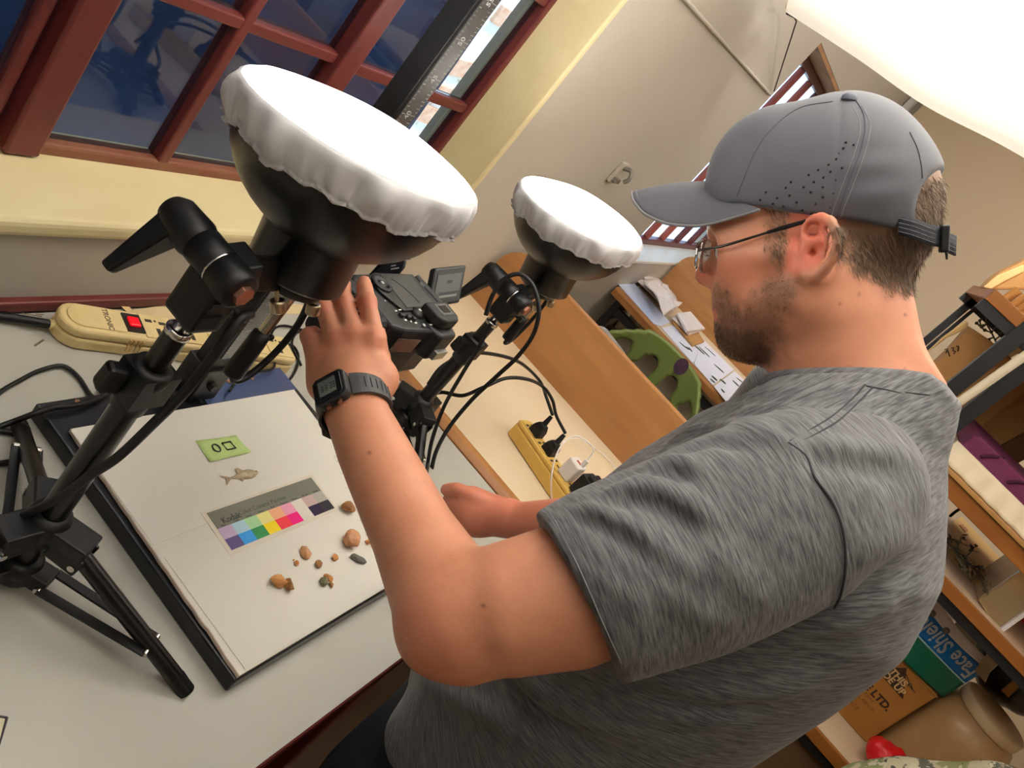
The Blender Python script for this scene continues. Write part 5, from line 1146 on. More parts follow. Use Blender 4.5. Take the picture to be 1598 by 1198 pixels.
MB().prism([Px(x, y, 2.568) for x, y in [(1530, 714), (1600, 674), (1618, 690), (1600, 716), (1570, 734)]], (1, 0, 0), .010).build('bag_mouth', mat('bag_shade', (88, 58, 24), rough=.8), t)
# bundle of wooden sticks on the top shelf, sprig of twigs beside the paper bag
stm = mat('stick_wood', (196, 140, 74), rough=.6, rgb2=(164, 108, 50), nscale=30)
for i, (x, y, x2, y2, r) in enumerate([(1563, 472, 1590, 452, .011), (1575, 481, 1600, 463, .010), (1585, 488, 1612, 470, .010), (1590, 497, 1622, 480, .012)]):
    p, q = Px(x, y, 2.36 - .01 * i), Px(x2, y2, 2.36 - .01 * i)
    tag(MB().cyl(p, q, r, n=12).build('wooden_stick', stm), ['topmost short wooden stick leaning under the top paper bag', 'second wooden stick from the top of the leaning bundle', 'third wooden stick of the leaning bundle', 'lowest wooden stick of the leaning bundle'][i], 'stick', 'sticks on the top shelf')
t = thing('twig_sprig', 'thin leafless twig sprig beside the numbered paper bag', 'twig', Px(1545, 520, 2.45))
tw = [[(1555, 535), (1547, 518), (1540, 505), (1540, 492)], [(1547, 518), (1555, 512), (1560, 520)], [(1540, 505), (1532, 510), (1529, 500)], [(1553, 530), (1561, 523), (1563, 512)], [(1547, 518), (1537, 515), (1524, 504)], [(1551, 526), (1543, 530), (1550, 538)], [(1540, 505), (1534, 508)]]
for s in tw: MB().tube([Px(x, y, 2.45) for x, y in s], .0022, sub=3, n=5).build('twig', pm, t)
for s in tw:
    for x, y in s[1:]: MB().sphere(Px(x, y, 2.449), .0048, 6).build('bud', pm, t)
# ================================================================== the man
Hc = Pd(1285, 330, .80)                                     # middle of the head
yw = math.radians(4); HL = A(-math.cos(yw), math.sin(yw), 0)    # towards his left (our side)
pt = math.radians(46); HF = nrm(A(math.sin(yw) * math.cos(pt), math.cos(yw) * math.cos(pt), -math.sin(pt))); HU = np.cross(HF, HL); HU = HU if HU[2] > 0 else -HU
HM = np.stack([HF, HL, HU])
def hp(x, y, s=0.0): return Pp(x, y, Hc + HL * s, HL)       # point on the head plane s metres left of its middle
def hpx(p):                                                 # head-side coordinates of points, as seen square on to the middle plane
    q = p - np.outer((p - Hc) @ HL, HL); c = (q - CAM) @ R.T; return np.stack([799 + FPX * c[:, 0] / c[:, 2], 599 + FPX * c[:, 1] / c[:, 2]], 1), (p - Hc) @ HL
def both(f, p, s): return np.minimum(f(p, s), f(p, -s))
ear_rim = [(1254, 372), (1257, 353), (1267, 342), (1282, 338), (1297, 345), (1306, 362), (1307, 382), (1301, 402), (1289, 418), (1274, 429), (1260, 431), (1253, 423)]
def sd_head(p):
    c = hp(1292, 292); c = hp(1287, 294); d = s_ell(p, c, HM, (.0965, .0745, .080))
    d = smin(d, s_ell(p, hp(1185, 322), HM, (.046, .060, .050)), .03)                                   # forehead
    d = smin(d, s_ell(p, hp(1396, 345), HM, (.034, .058, .050)), .025)                                   # back of the head
    d = smin(d, s_cone(p, hp(1141, 366, .032), hp(1141, 366, -.032), .019, .019), .018)                 # brow
    d = smin(d, s_ell(p, hp(1205, 420), HM, (.052, .058, .060)), .025)
    for s in (1, -1):
        d = smin(d, s_cone(p, hp(1158, 405, .042 * s), hp(1215, 395, .062 * s), .020, .018), .022)      # cheekbone
        d = smin(d, s_cone(p, hp(1170, 448, .026 * s), hp(1195, 470, .040 * s), .024, .026), .022)      # cheek
        d = smin(d, s_cone(p, hp(1262, 465, .054 * s), hp(1172, 528, .022 * s), .022, .021), .026)      # jaw
        d = smin(d, s_cone(p, hp(1262, 465, .054 * s), hp(1275, 400, .064 * s), .022, .016), .02)
        d = smax(d, -(np.linalg.norm(p - hp(1112, 393, .034 * s), axis=1) - .015), .012)                # eye sockets
        d = smin(d, np.linalg.norm(p - hp(1137, 393, .032 * s), axis=1) - .0125, .004)                  # eyelids
    d = smin(d, s_cone(p, hp(1154, 458), hp(1158, 500), .0245, .022), .02)                              # upper jaw
    d = smin(d, s_cone(p, hp(1127, 388), hp(1103, 428), .0070, .0122), .010)                            # nose
    for s in (1, -1):
        d = smin(d, s_ell(p, hp(1113, 436, .0105 * s), HM, (.0095, .0068, .0075)), .006)
        d = smax(d, -(np.linalg.norm(p - hp(1104, 449, .006 * s), axis=1) - .0032), .002)
    d = smin(d, s_chain(p, [hp(1133, 481, .022), hp(1122, 482, .008), hp(1122, 482, -.008), hp(1133, 481, -.022)], [.0045, .0068, .0068, .0045]), .006)
    d = smin(d, s_chain(p, [hp(1136, 494, .018), hp(1128, 499, .006), hp(1128, 499, -.006), hp(1136, 494, -.018)], [.0045, .0072, .0072, .0045]), .005)
    d = smin(d, s_cone(p, hp(1150, 524, .010), hp(1150, 524, -.010), .0185, .0185), .014)               # chin
    d = smin(d, np.linalg.norm(p - hp(1196, 520), axis=1) - .0235, .03)
    for s in (1, -1):                                                                                    # ears
        e = lambda x, y, o=0: hp(x, y, (.0735 + .020 * max(0, (x - 1255) / 50) ** 1.0 + o) * s)
        q = s_ell(p, e(1280, 384, -.004), np.stack([nrm(HF + HL * s * .38), nrm(HL * s - HF * .38), HU]), (.0150, .0042, .0250))
        q = smin(q, s_chain(p, [e(x, y, .0060) for x, y in ear_rim], [.0034, .0040, .0044, .0046, .0047, .0047, .0045, .0045, .0050, .0058, .0064, .0042], .002), .003)
        q = smin(q, s_chain(p, [e(1287, 352, .002), e(1291, 368, .003), e(1289, 386, .0035), e(1281, 401, .0035), e(1270, 408, .002)], [.0024, .003, .0034, .0034, .003], .002), .0045)
        q = smin(q, s_ell(p, e(1264, 420, .003), HM, (.009, .005, .008)), .006)
        q = smax(q, -(s_ell(p, e(1268, 360, .007), HM, (.0062, .0085, .0074))), .003)
        q = smax(q, -(s_ell(p, e(1272, 395, .0075), HM, (.0080, .0105, .0095))), .003)
        q = smin(q, s_ell(p, e(1257, 390, .004), HM, (.0046, .005, .0065)), .005)
        q = smin(q, s_chain(p, [e(1256, 372, .002), e(1268, 377, .0015), e(1280, 375, .001)], [.0024, .0022, .0018]), .003)
        d = smin(d, q, .006)
        d = smax(d, -(np.linalg.norm(p - e(1268, 396, .000), axis=1) - .0056), .002)
    return d
NB = Pd(1338, 640, .80)
def sd_neck(p):
    d = s_chain(p, [hp(1312, 400), hp(1317, 500), hp(1320, 565), NB, NB + A(0, -.02, -.06)], [.055, .0585, .0595, .064, .078], .015)
    d = smin(d, s_cone(p, hp(1295, 425, .058), hp(1240, 590, .022), .014, .013), .03)
    return d
LS = Pd(1240, 795, .69); RS = A(1.055, -.035, 1.405)
arm_l = [(Pd(x, y, k), r) for x, y, k, r in [(1240, 795, .70, .052), (1050, 868, .678, .057), (888, 928, .660, .0565), (800, 948, .657, .052), (716, 962, .665, .0475)]]
fore_l = [(Pd(x, y, k), r) for x, y, k, r in [(716, 962, .665, .0475), (690, 918, .69, .0445), (645, 832, .735, .0375), (582, 702, .79, .0335), (555, 642, .815, .0300), (549, 606, .832, .0300)]]
re = A(1.10, -.06, 1.145)
arm_r = [(RS, .062), (re, .046)]; fore_r = [(re, .046), (Pd(905, 815, 1.19), .037), (Pd(812, 812, 1.255), .0275), (Pd(790, 808, 1.265), .0280)]
def chain(p, c, k=.0): return s_chain(p, [a for a, _ in c], [b for _, b in c], k)
FING_L = [  # index, middle, ring, little finger, thumb of the left hand: pixel, depth, radius
    [(584, 528, .853, .0115), (578, 497, .864, .0099), (573, 470, .872, .0095), (569, 450, .892, .0089), (568, 440, .899, .0078)],
    [(551, 524, .848, .0118), (543, 496, .860, .0102), (536, 473, .870, .0098), (535, 454, .888, .0090), (537, 443, .896, .0080)],
    [(522, 528, .847, .0110), (513, 502, .857, .0093), (504, 479, .865, .0090), (501, 462, .882, .0083), (504, 451, .893, .0074)],
    [(500, 554, .845, .0115), (490, 537, .851, .0102), (484, 525, .860, .0098), (489, 521, .882, .0088), (498, 525, .896, .0078)],
    [(583, 592, .842, .0165), (588, 560, .872, .0140), (586, 528, .905, .0118), (584, 500, .925, .0104)]]
def sd_hand_l(p):
    w = Pd(553, 622, .826)
    M = np.stack([nrm(Pd(548, 540, .852) - w), nrm(Pd(600, 540, .852) - Pd(480, 550, .848)), A(0, 0, 0)]); M[1] = nrm(M[1] - M[0] * (M[0] @ M[1])); M[2] = np.cross(M[0], M[1])
    d = s_box(p, Pd(541, 568, .847), M, (.031, .0390, .0125), .011)
    d = smin(d, chain(p, [(Pd(553, 622, .826), .0295), (Pd(545, 585, .842), .026)]), .03)
    fg = None
    for f in FING_L[:4]:
        e = s_chain(p, [Pd(a, b, k) for a, b, k, r in f], [r for *_, r in f], .002)
        for a, b, k, r in f[2:3]: e = smin(e, np.linalg.norm(p - Pd(a, b, k - .002), axis=1) - r * .93, .006)     # knuckle bulge
        fg = e if fg is None else smin(fg, e, .0012)
    d = smin(d, fg, .009)
    for x, y in ((552, 524), (584, 527), (523, 530)): d = smin(d, np.linalg.norm(p - Pd(x, y, .8405), axis=1) - .0075, .014)
    f = FING_L[4]; d = smin(d, s_chain(p, [Pd(a, b, k) for a, b, k, r in f], [r for *_, r in f], .003), .012)
    d = smin(d, np.linalg.norm(p - Pd(600, 590, .838), axis=1) - .011, .02)
    return d
RH = Pd(752, 800, 1.285)
FING_R = [[(715, 775, 1.285, .0122), (700, 782, 1.30, .011), (708, 800, 1.315, .010), (722, 806, 1.312, .009)], [(712, 790, 1.280, .0122), (694, 797, 1.295, .011), (704, 813, 1.312, .010), (718, 818, 1.310, .009)],
          [(714, 806, 1.278, .0118), (698, 813, 1.292, .0105), (708, 828, 1.306, .0095), (722, 831, 1.305, .0085)], [(722, 820, 1.275, .0110), (708, 828, 1.288, .0095), (717, 839, 1.299, .0088), (728, 841, 1.299, .008)],
          [(768, 790, 1.268, .0165), (738, 775, 1.268, .0135), (712, 764, 1.274, .0115), (697, 764, 1.288, .0100)]]
def sd_hand_r(p):
    d = s_chain(p, [Pd(792, 808, 1.265), Pd(765, 803, 1.278), Pd(735, 797, 1.284)], [.0275, .030, .029], .01)
    d = smin(d, s_cone(p, Pd(735, 782, 1.284), Pd(740, 815, 1.276), .022, .020), .02)
    for f in FING_R: d = smin(d, s_chain(p, [Pd(a, b, k) for a, b, k, r in f], [r for *_, r in f], .001), .0028)
    return d
# torso sections: height, middle y, half width, half depth
SEC = np.array([(.40, -.10, .10, .10), (.78, -.098, .175, .134), (.88, -.100, .190, .146), (1.00, -.100, .196, .157), (1.15, -.098, .198, .162), (1.28, -.105, .202, .156), (1.37, -.110, .205, .142), (1.43, -.108, .188, .118), (1.475, -.094, .145, .088), (1.51, -.080, .085, .062), (1.545, -.07, .05, .045)])
XC = .872
def sd_torso(p, g=0.0):
    z = p[:, 2]; yc = np.interp(z, SEC[:, 0], SEC[:, 1]); hx = np.interp(z, SEC[:, 0], SEC[:, 2]) + g; hy = np.interp(z, SEC[:, 0], SEC[:, 3]) + g
    qx, qy = np.abs(p[:, 0] - XC) / hx, np.abs(p[:, 1] - yc) / hy
    d = ((qx ** 2.35 + qy ** 2.35) ** (1 / 2.35) - 1) * np.minimum(hx, hy)
    return np.maximum(d, np.maximum(z - 1.545, .70 - z)) * .85
def sd_body(p):
    d = smin(sd_head(p), sd_neck(p), .022)
    t = smax(sd_torso(p, -.026), .72 - p[:, 2], .02)
    t = smin(t, chain(p, arm_l), .015); t = smin(t, chain(p, arm_r), .015)
    d = smin(d, t, .04)
    a = smin(chain(p, fore_l), sd_hand_l(p), .012); a = smin(a, s_cone(p, Pd(672, 996, .660), Pd(705, 985, .66), .020, .036), .02)
    d = smin(d, a, .012)
    b = smin(chain(p, fore_r), sd_hand_r(p), .01)
    return smin(d, b, .012)
v, q = surface_nets(sd_body, A(.42, -.42, .68), A(1.24, .47, 1.76), .0031, 2)
man = thing('person', 'man in a grey cap and grey T-shirt leaning over the copy stand', 'person', (.87, -.10, 0))
# ---- skin colour: attributes for beard, hair roots, redness
hx_, sL = hpx(v); X_, Y_ = hx_[:, 0], hx_[:, 1]
def poly_sd(x, y, P):
    P = np.array(P, float); d = np.full(len(x), 1e9); ins = np.zeros(len(x), bool)
    for i in range(len(P)):
        a, b = P[i], P[(i + 1) % len(P)]; e = b - a; wx, wy = x - a[0], y - a[1]; t = np.clip((wx * e[0] + wy * e[1]) / (e @ e), 0, 1)
        d = np.minimum(d, np.hypot(wx - e[0] * t, wy - e[1] * t)); c = ((a[1] <= y) & (b[1] > y)) | ((b[1] <= y) & (a[1] > y)); 
        xi = a[0] + (y - a[1]) / (e[1] if abs(e[1]) > 1e-9 else 1e-9) * e[0]; ins ^= c & (x < xi)
    return np.where(ins, -d, d)
headm = (v[:, 2] > 1.30) & ((v - Hc) @ HF > -.2) & (np.abs(sL) < .11)
ss = lambda d, w: np.clip(.5 - d / w, 0, 1)
beard_P = [(1112, 458), (1112, 545), (1140, 562), (1195, 572), (1230, 545), (1262, 480), (1268, 440), (1240, 425), (1205, 462), (1178, 478), (1150, 462), (1135, 455)]
dense_P = [(1112, 500), (1112, 548), (1140, 565), (1195, 575), (1222, 548), (1215, 515), (1180, 508), (1150, 510), (1134, 498)]
hair_P = [(1316, 330), (1400, 240), (1500, 220), (1500, 380), (1445, 395), (1436, 452), (1400, 455), (1368, 440), (1338, 418), (1322, 385)]
side_P = [(1215, 320), (1262, 320), (1262, 345), (1252, 380), (1248, 425), (1222, 418), (1218, 370)]
bn = vnoise(v, 90, 3) * 9 + vnoise(v, 260, 5) * 6
lipm = np.exp(-((np.hypot((X_ - 1120) / 13, (Y_ - 491) / 11)) ** 4)) * (np.abs(sL) < .021) * headm
beard = headm * np.maximum(.66 * ss(poly_sd(X_, Y_, beard_P) + bn * 1.6, 34), .95 * ss(poly_sd(X_, Y_, dense_P) + bn, 26)) * (1 - lipm)
hair = headm * np.maximum(.9 * ss(poly_sd(X_, Y_, hair_P) + bn, 26), .55 * ss(poly_sd(X_, Y_, side_P) + bn, 22))
earm = headm * np.clip((np.abs(sL) - .0620) / .006, 0, 1) * ss(poly_sd(X_, Y_, [(1250, 345), (1280, 332), (1312, 345), (1314, 392), (1300, 420), (1268, 438), (1246, 430), (1250, 400)]), 10)
hair = hair * (1 - earm); beard = beard * (1 - earm)
red = np.clip(earm * .9 + headm * np.exp(-(np.hypot((X_ - 1100) / 26, (Y_ - 428) / 22)) ** 2) * .8 + headm * .45 * np.exp(-(np.hypot((X_ - 1170) / 50, (Y_ - 425) / 32)) ** 2) + lipm * 1.0, 0, 1)
for f in FING_L[:4]:
    for a, b, k, r in (f[0], f[2]): red = np.maximum(red, .45 * np.exp(-(np.linalg.norm(v - Pd(a, b, k - .012), axis=1) / .011) ** 2))
red = np.maximum(red, .5 * np.exp(-(np.linalg.norm(v - Pd(675, 985, .645), axis=1) / .035) ** 2)); rhd = np.clip((v[:, 0] - .98) / .06, 0, 1) * (v[:, 2] < 1.10); red = np.maximum(red, .55 * rhd)
mole = np.zeros(len(v))
for x, y in ((1311, 473), (1341, 459), (1413, 491), (1325, 573), (1412, 577), (577, 707), (755, 946)):
    c = (v - CAM) @ R.T; pxy = np.stack([799 + FPX * c[:, 0] / c[:, 2], 599 + FPX * c[:, 1] / c[:, 2]], 1)
    near = np.linalg.norm(pxy - (x, y), axis=1); near[c[:, 2] > .86] = 99; mole = np.maximum(mole, np.exp(-(near / 2.2) ** 2))
me = mesh_from_arrays('body', v, q, [])
for nm, arr in (('beard', beard), ('hair', hair), ('red', red), ('mole', mole)):
    a = me.attributes.new(nm, 'FLOAT', 'POINT'); a.data.foreach_set('value', arr.astype(np.float32))
skin = bpy.data.materials.new('skin'); skin.use_nodes = True; nt = skin.node_tree; N = nt.nodes; L = nt.links; B = N['Principled BSDF']
B.inputs['Roughness'].default_value = .48; B.inputs['Specular IOR Level'].default_value = .35
B.inputs['Subsurface Weight'].default_value = .12; B.inputs['Subsurface Scale'].default_value = .006; B.inputs['Subsurface Radius'].default_value = (1, .4, .25)
tc = N.new('ShaderNodeTexCoord'); nz = N.new('ShaderNodeTexNoise'); nz.inputs['Scale'].default_value = 34; nz.inputs['Detail'].default_value = 6; L.new(tc.outputs['Object'], nz.inputs['Vector'])
rp = N.new('ShaderNodeValToRGB'); rp.color_ramp.elements[0].position = .3; rp.color_ramp.elements[1].position = .7; rp.color_ramp.elements[0].color = lin((188, 126, 97)); rp.color_ramp.elements[1].color = lin((200, 138, 108)); L.new(nz.outputs[0], rp.inputs[0])
cur = rp.outputs[0]
def over(attr, col, k=1.0):
    global cur
    at = N.new('ShaderNodeAttribute'); at.attribute_name = attr; ml = N.new('ShaderNodeMath'); ml.operation = 'MULTIPLY'; ml.inputs[1].default_value = k; L.new(at.outputs['Fac'], ml.inputs[0])
    mx = N.new('ShaderNodeMix'); mx.data_type = 'RGBA'; L.new(ml.outputs[0], mx.inputs[0]); L.new(cur, mx.inputs[6]); mx.inputs[7].default_value = lin(col); cur = mx.outputs[2]
over('red', (214, 112, 92), .75); over('beard', (84, 60, 46), .92); over('hair', (104, 82, 62), .95); over('mole', (92, 46, 34), 1)
L.new(cur, B.inputs['Base Color'])
n2 = N.new('ShaderNodeTexNoise'); n2.inputs['Scale'].default_value = 420; n2.inputs['Detail'].default_value = 3; L.new(tc.outputs['Object'], n2.inputs['Vector']); bp = N.new('ShaderNodeBump'); bp.inputs['Strength'].default_value = .18; bp.inputs['Distance'].default_value = .0006; L.new(n2.outputs[0], bp.inputs['Height']); L.new(bp.outputs[0], B.inputs['Normal'])
me.materials.append(skin)
link('body', me, None, man)
vn = np.zeros(len(v) * 3); me.vertex_normals.foreach_get('vector', vn); vn = vn.reshape(-1, 3)
# ---- hair and beard as short strands
def strands(name, mask, count, Lmin, Lmax, flow, lift, wd, m, seed, jit=.25):
    rg = np.random.default_rng(seed); w_ = mask / mask.sum(); I = rg.choice(len(v), count, p=w_); pos = v[I] + rg.normal(size=(count, 3)) * .0008; n_ = vn[I]
    fl = flow(pos, n_); fl = fl - n_ * (fl * n_).sum(1)[:, None]; fl /= np.linalg.norm(fl, axis=1)[:, None] + 1e-9
    d = fl + n_ * lift + rg.normal(size=(count, 3)) * jit; d /= np.linalg.norm(d, axis=1)[:, None]
    ln = (Lmin + (Lmax - Lmin) * rg.random(count)) * (.45 + .55 * mask[I]); sd_ = np.cross(d, n_ + rg.normal(size=(count, 3)) * .4); sd_ /= np.linalg.norm(sd_, axis=1)[:, None] + 1e-9
    root = pos - n_ * .0008; mid = root + d * ln[:, None] * .55; d2 = d - n_ * .25; tip = mid + d2 * ln[:, None] * .45
    P = np.stack([root - sd_ * wd, root + sd_ * wd, mid + sd_ * wd * .8, mid - sd_ * wd * .8, tip], 1).reshape(-1, 3)
    k = np.arange(count)[:, None] * 5
    b = MB(); me = bpy.data.meshes.new(name)
    me.vertices.add(len(P)); me.vertices.foreach_set('co', P.astype(np.float32).ravel())
    tri = np.concatenate([k + [0, 1, 2], k + [0, 2, 3], k + [3, 2, 4]], 0)
    me.loops.add(len(tri) * 3); me.loops.foreach_set('vertex_index', tri.astype(np.int32).ravel()); me.polygons.add(len(tri)); me.polygons.foreach_set('loop_start', np.arange(0, len(tri) * 3, 3, dtype=np.int32)); me.update(calc_edges=True)
    o = link(name, me, m, man); o['kind'] = 'stuff'; return o
hairm = mat('hair_brown', (112, 90, 68), rough=.45, spec=.3, rgb2=(78, 60, 44), nscale=220); beardm = mat('beard_brown', (76, 54, 40), rough=.6, spec=.1, rgb2=(108, 80, 58), nscale=260)
capline = lambda: None
hair_S = hair * np.maximum(ss(poly_sd(X_, Y_, [(1318, 366), (1408, 368), (1420, 345), (1430, 306), (1458, 282), (1510, 262), (1510, 470), (1300, 470)]), 6), (X_ < 1270))
strands('hair', np.where(hair_S > .25, hair_S, 0), 15000, .006, .013, lambda p, n_: np.tile(-HU * .9 - HF * .35, (len(p), 1)), .32, .00022, hairm, 1)
strands('beard', np.where(beard > .16, beard ** 1.4, 0), 13000, .0015, .0062, lambda p, n_: np.tile(-HU * .9 + HF * .2, (len(p), 1)), .45, .00017, beardm, 2, .35)
armhair = np.exp(-((v[:, 0] - .60) / .09) ** 2) * (v[:, 2] < 1.25) * (v[:, 1] > .04) * (v[:, 1] < .25) * (v[:, 0] < .72)
strands('arm_hair', armhair + 1e-9, 1800, .005, .010, lambda p, n_: np.tile(A(.1, .8, -.6), (len(p), 1)), .30, .00006, mat('arm_hair_tan', (176, 132, 92), rough=.5), 3, .3)

# ---- eyes
for s in (1, -1):
    e = hp(1135, 393, .032 * s); eb = MB().sphere(e, .0118, 20).build('eye', mat('eye_white', (224, 214, 206), rough=.2), man)
    MB().lathe(e + HF * .0105, HF - HU * .25, [(.0055, -.001), (.0045, .0008), (.001, .0012)], 18).build('iris', mat('iris_blue', (84, 98, 104), rough=.15), eb)
    br = [hp(1122 + 22 * t, 362 - 8 * math.sin(2.2 * t) + 6 * t, (.012 + .036 * t) * s) for t in np.linspace(0, 1, 6)]
    MB().tube(br, [.003, .0042, .004, .0032, .002], n=7).build('eyebrow', beardm, man)

# ---- clothes: heathered grey T-shirt
def heather(name, c1=(116, 116, 117), c2=(68, 68, 70)):
    """heathered knit: streaks follow the courses of the cloth, kept in the mesh attribute 'grain'"""
    m = bpy.data.materials.new(name); m.use_nodes = True; nt = m.node_tree; N = nt.nodes; L = nt.links; B = N['Principled BSDF']; B.inputs['Roughness'].default_value = .85; B.inputs['Specular IOR Level'].default_value = .15; B.inputs['Sheen Weight'].default_value = .12
    at = N.new('ShaderNodeAttribute'); at.attribute_name = 'grain'
    n = N.new('ShaderNodeTexNoise'); n.inputs['Scale'].default_value = 1; n.inputs['Detail'].default_value = 2; L.new(at.outputs['Vector'], n.inputs['Vector'])
    mp = N.new('ShaderNodeMapping'); mp.inputs['Scale'].default_value = (1.3, 1.3, .45); L.new(at.outputs['Vector'], mp.inputs[0])
    n2 = N.new('ShaderNodeTexNoise'); n2.inputs['Scale'].default_value = 1; n2.inputs['Detail'].default_value = 4; L.new(mp.outputs[0], n2.inputs['Vector'])
    ad = N.new('ShaderNodeMath'); ad.operation = 'ADD'; L.new(n.outputs[0], ad.inputs[0]); L.new(n2.outputs[0], ad.inputs[1]); hf = N.new('ShaderNodeMath'); hf.operation = 'MULTIPLY'; hf.inputs[1].default_value = .5; L.new(ad.outputs[0], hf.inputs[0])
    r = N.new('ShaderNodeValToRGB'); r.color_ramp.elements[0].position = .38; r.color_ramp.elements[1].position = .64; r.color_ramp.elements[0].color = lin(c2); r.color_ramp.elements[1].color = lin(c1); L.new(hf.outputs[0], r.inputs[0])
    L.new(r.outputs[0], B.inputs['Base Color'])
    bp = N.new('ShaderNodeBump'); bp.inputs['Strength'].default_value = .2; bp.inputs['Distance'].default_value = .0006; L.new(hf.outputs[0], bp.inputs['Height']); L.new(bp.outputs[0], B.inputs['Normal'])
    return m
def grain_torso(p):
    dy, dz = p[:, 1] - .125, p[:, 2] - 1.075; r = np.hypot(dy, dz); th = np.arctan2(dz, -dy)
    return np.stack([p[:, 0] * 46, r * 46, th * .30 * 1250], 1)
def grain_arm(p, a, ax): 
    q = p - a; v_ = q @ nrm(ax); return np.stack([q[:, 0] * 42, (q[:, 1] + q[:, 2]) * 42, v_ * 1250], 1)
def cloth(name, v, q, m, g):
    me = mesh_from_arrays(name, v, q, m); a = me.attributes.new('grain', 'FLOAT_VECTOR', 'POINT'); a.data.foreach_set('vector', g.astype(np.float32).ravel()); return link(name, me, None, sh)
def march(f, x, y, d0=.45, n=90):
    r = ray(x, y); L_ = np.linalg.norm(r); t = d0
    for _ in range(n):
        e = f((CAM + r * t)[None])[0]; t += max(e, 0.0002) * .8 / L_
        if e < .0003: break
        if t > 2.5: return None
    return CAM + r * t
sl_l = [(Pd(876, 934, .660), .0655), (Pd(960, 905, .664), .069), (Pd(1080, 862, .675), .0735), (Pd(1180, 818, .685), .074), (Pd(1250, 785, .695), .070), (Pd(1310, 760, .72), .07)]
hemc = Pd(902, 932, .660); hem_n = nrm(Pd(720, 985, .655) - Pd(1050, 868, .675)); up_ = nrm(Pd(845, 820, .66) - Pd(957, 1046, .655)); hem_n = nrm(hem_n - up_ * (up_ @ hem_n))
rs_dir = nrm(re - RS)
def sd_sleeve_l(p): return smax(chain(p, sl_l, .03), (p - hemc) @ hem_n, .003)
def sd_sleeve_r(p): return smax(s_cone(p, RS + A(-.03, 0, .005), RS + rs_dir * .24, .072, .064), (p - RS - rs_dir * .215) @ rs_dir, .004)
coll_c = NB + A(.002, -.012, .005)
def sd_shirt0(p):
    d = sd_torso(p, 0.0)
    d = smin(d, s_cone(p, A(.79, -.055, 1.452), LS + A(.03, .0, .005), .058, .064), .05); d = smin(d, s_cone(p, A(.95, -.055, 1.452), RS, .058, .060), .05)
    d = smin(d, s_cone(p, NB + A(0, 0, .004), NB + A(0, -.02, -.10), .066, .105), .03)
    return d
def hem_z(p): return .885 + .10 * (XC - p[:, 0]) + .035 * np.clip((p[:, 1] + .02) / .08, 0, 1)
COLL = [(1214, 594), (1240, 592), (1290, 583), (1345, 582), (1400, 588), (1445, 601), (1474, 608)]
ctop = lambda p: (p - Pd(1345, 588, .74)) @ cn_
cpts = [Pd(1214, 594, .815), Pd(1345, 582, .735), Pd(1476, 606, .80)]; cn_ = nrm(np.cross(cpts[1] - cpts[0], cpts[2] - cpts[0])); cn_ = cn_ if cn_[2] > 0 else -cn_
def sd_shirt1(p):
    d = smax(sd_shirt0(p), (p - cpts[1]) @ cn_, .004)
    return smax(d, hem_z(p) - p[:, 2], .005)
WR = [  # creases: pixel path, height (m), width (m); traced on to the cloth
    ([(905, 792), (940, 803), (985, 826), (1040, 862), (1095, 905)], .0060, .0085), ([(905, 806), (950, 826), (1000, 856)], -.0050, .0080),
    ([(948, 775), (975, 763), (1012, 762), (1062, 778), (1110, 806)], .0075, .0085), ([(955, 785), (1000, 780), (1045, 800), (1090, 835)], -.0062, .0090),
    ([(988, 752), (1010, 748), (1040, 756)], .0050, .0060), ([(1005, 738), (1030, 722), (1062, 720), (1100, 735)], .0062, .0070), ([(1010, 745), (1040, 738), (1080, 750)], -.0050, .007),
    ([(1042, 690), (1085, 668), (1130, 662), (1190, 672), (1240, 700)], .0058, .0080), ([(1060, 705), (1110, 690), (1165, 700)], -.0045, .009), ([(1090, 640), (1150, 620), (1230, 612)], .0030, .0070), ([(1120, 655), (1180, 636), (1250, 636)], .0032, .0060),
    ([(1000, 905), (1060, 935), (1130, 975)], .0035, .014), ([(930, 900), (980, 930), (1010, 975)], .0028, .010), ([(1100, 850), (1150, 900), (1210, 945)], .0030, .014),
    ([(800, 1040), (850, 1085), (920, 1120), (1010, 1140)], .0085, .013), ([(790, 1060), (840, 1110), (920, 1150)], -.0070, .014), ([(660, 1035), (690, 1075), (760, 1110), (850, 1160)], .0060, .012),
    ([(1010, 1060), (1090, 1085), (1190, 1085), (1280, 1060)], .0040, .012), ([(960, 1100), (1060, 1120), (1160, 1120)], .0035, .010), ([(1020, 1075), (1100, 1102), (1200, 1100)], -.0035, .010),
    ([(1262, 715), (1320, 722), (1400, 740)], -.0050, .012), ([(1270, 700), (1330, 700), (1420, 710)], .0035, .012), ([(1330, 880), (1380, 850), (1430, 840)], .0030, .016), ([(1340, 930), (1390, 905), (1440, 880)], -.003, .014), ([(1300, 1000), (1350, 960), (1400, 930)], .0035, .014), ([(1230, 1050), (1290, 1020), (1340, 985)], -.003, .016)]
both_f = lambda p: np.minimum(sd_shirt1(p), sd_sleeve_l(p))
WR3 = []
for path, hgt, wd in WR:
    P3 = [march(both_f, x, y) for x, y in path]; P3 = [a for a in P3 if a is not None]
    if len(P3) > 1: WR3.append((spline(P3, 3), hgt, wd))
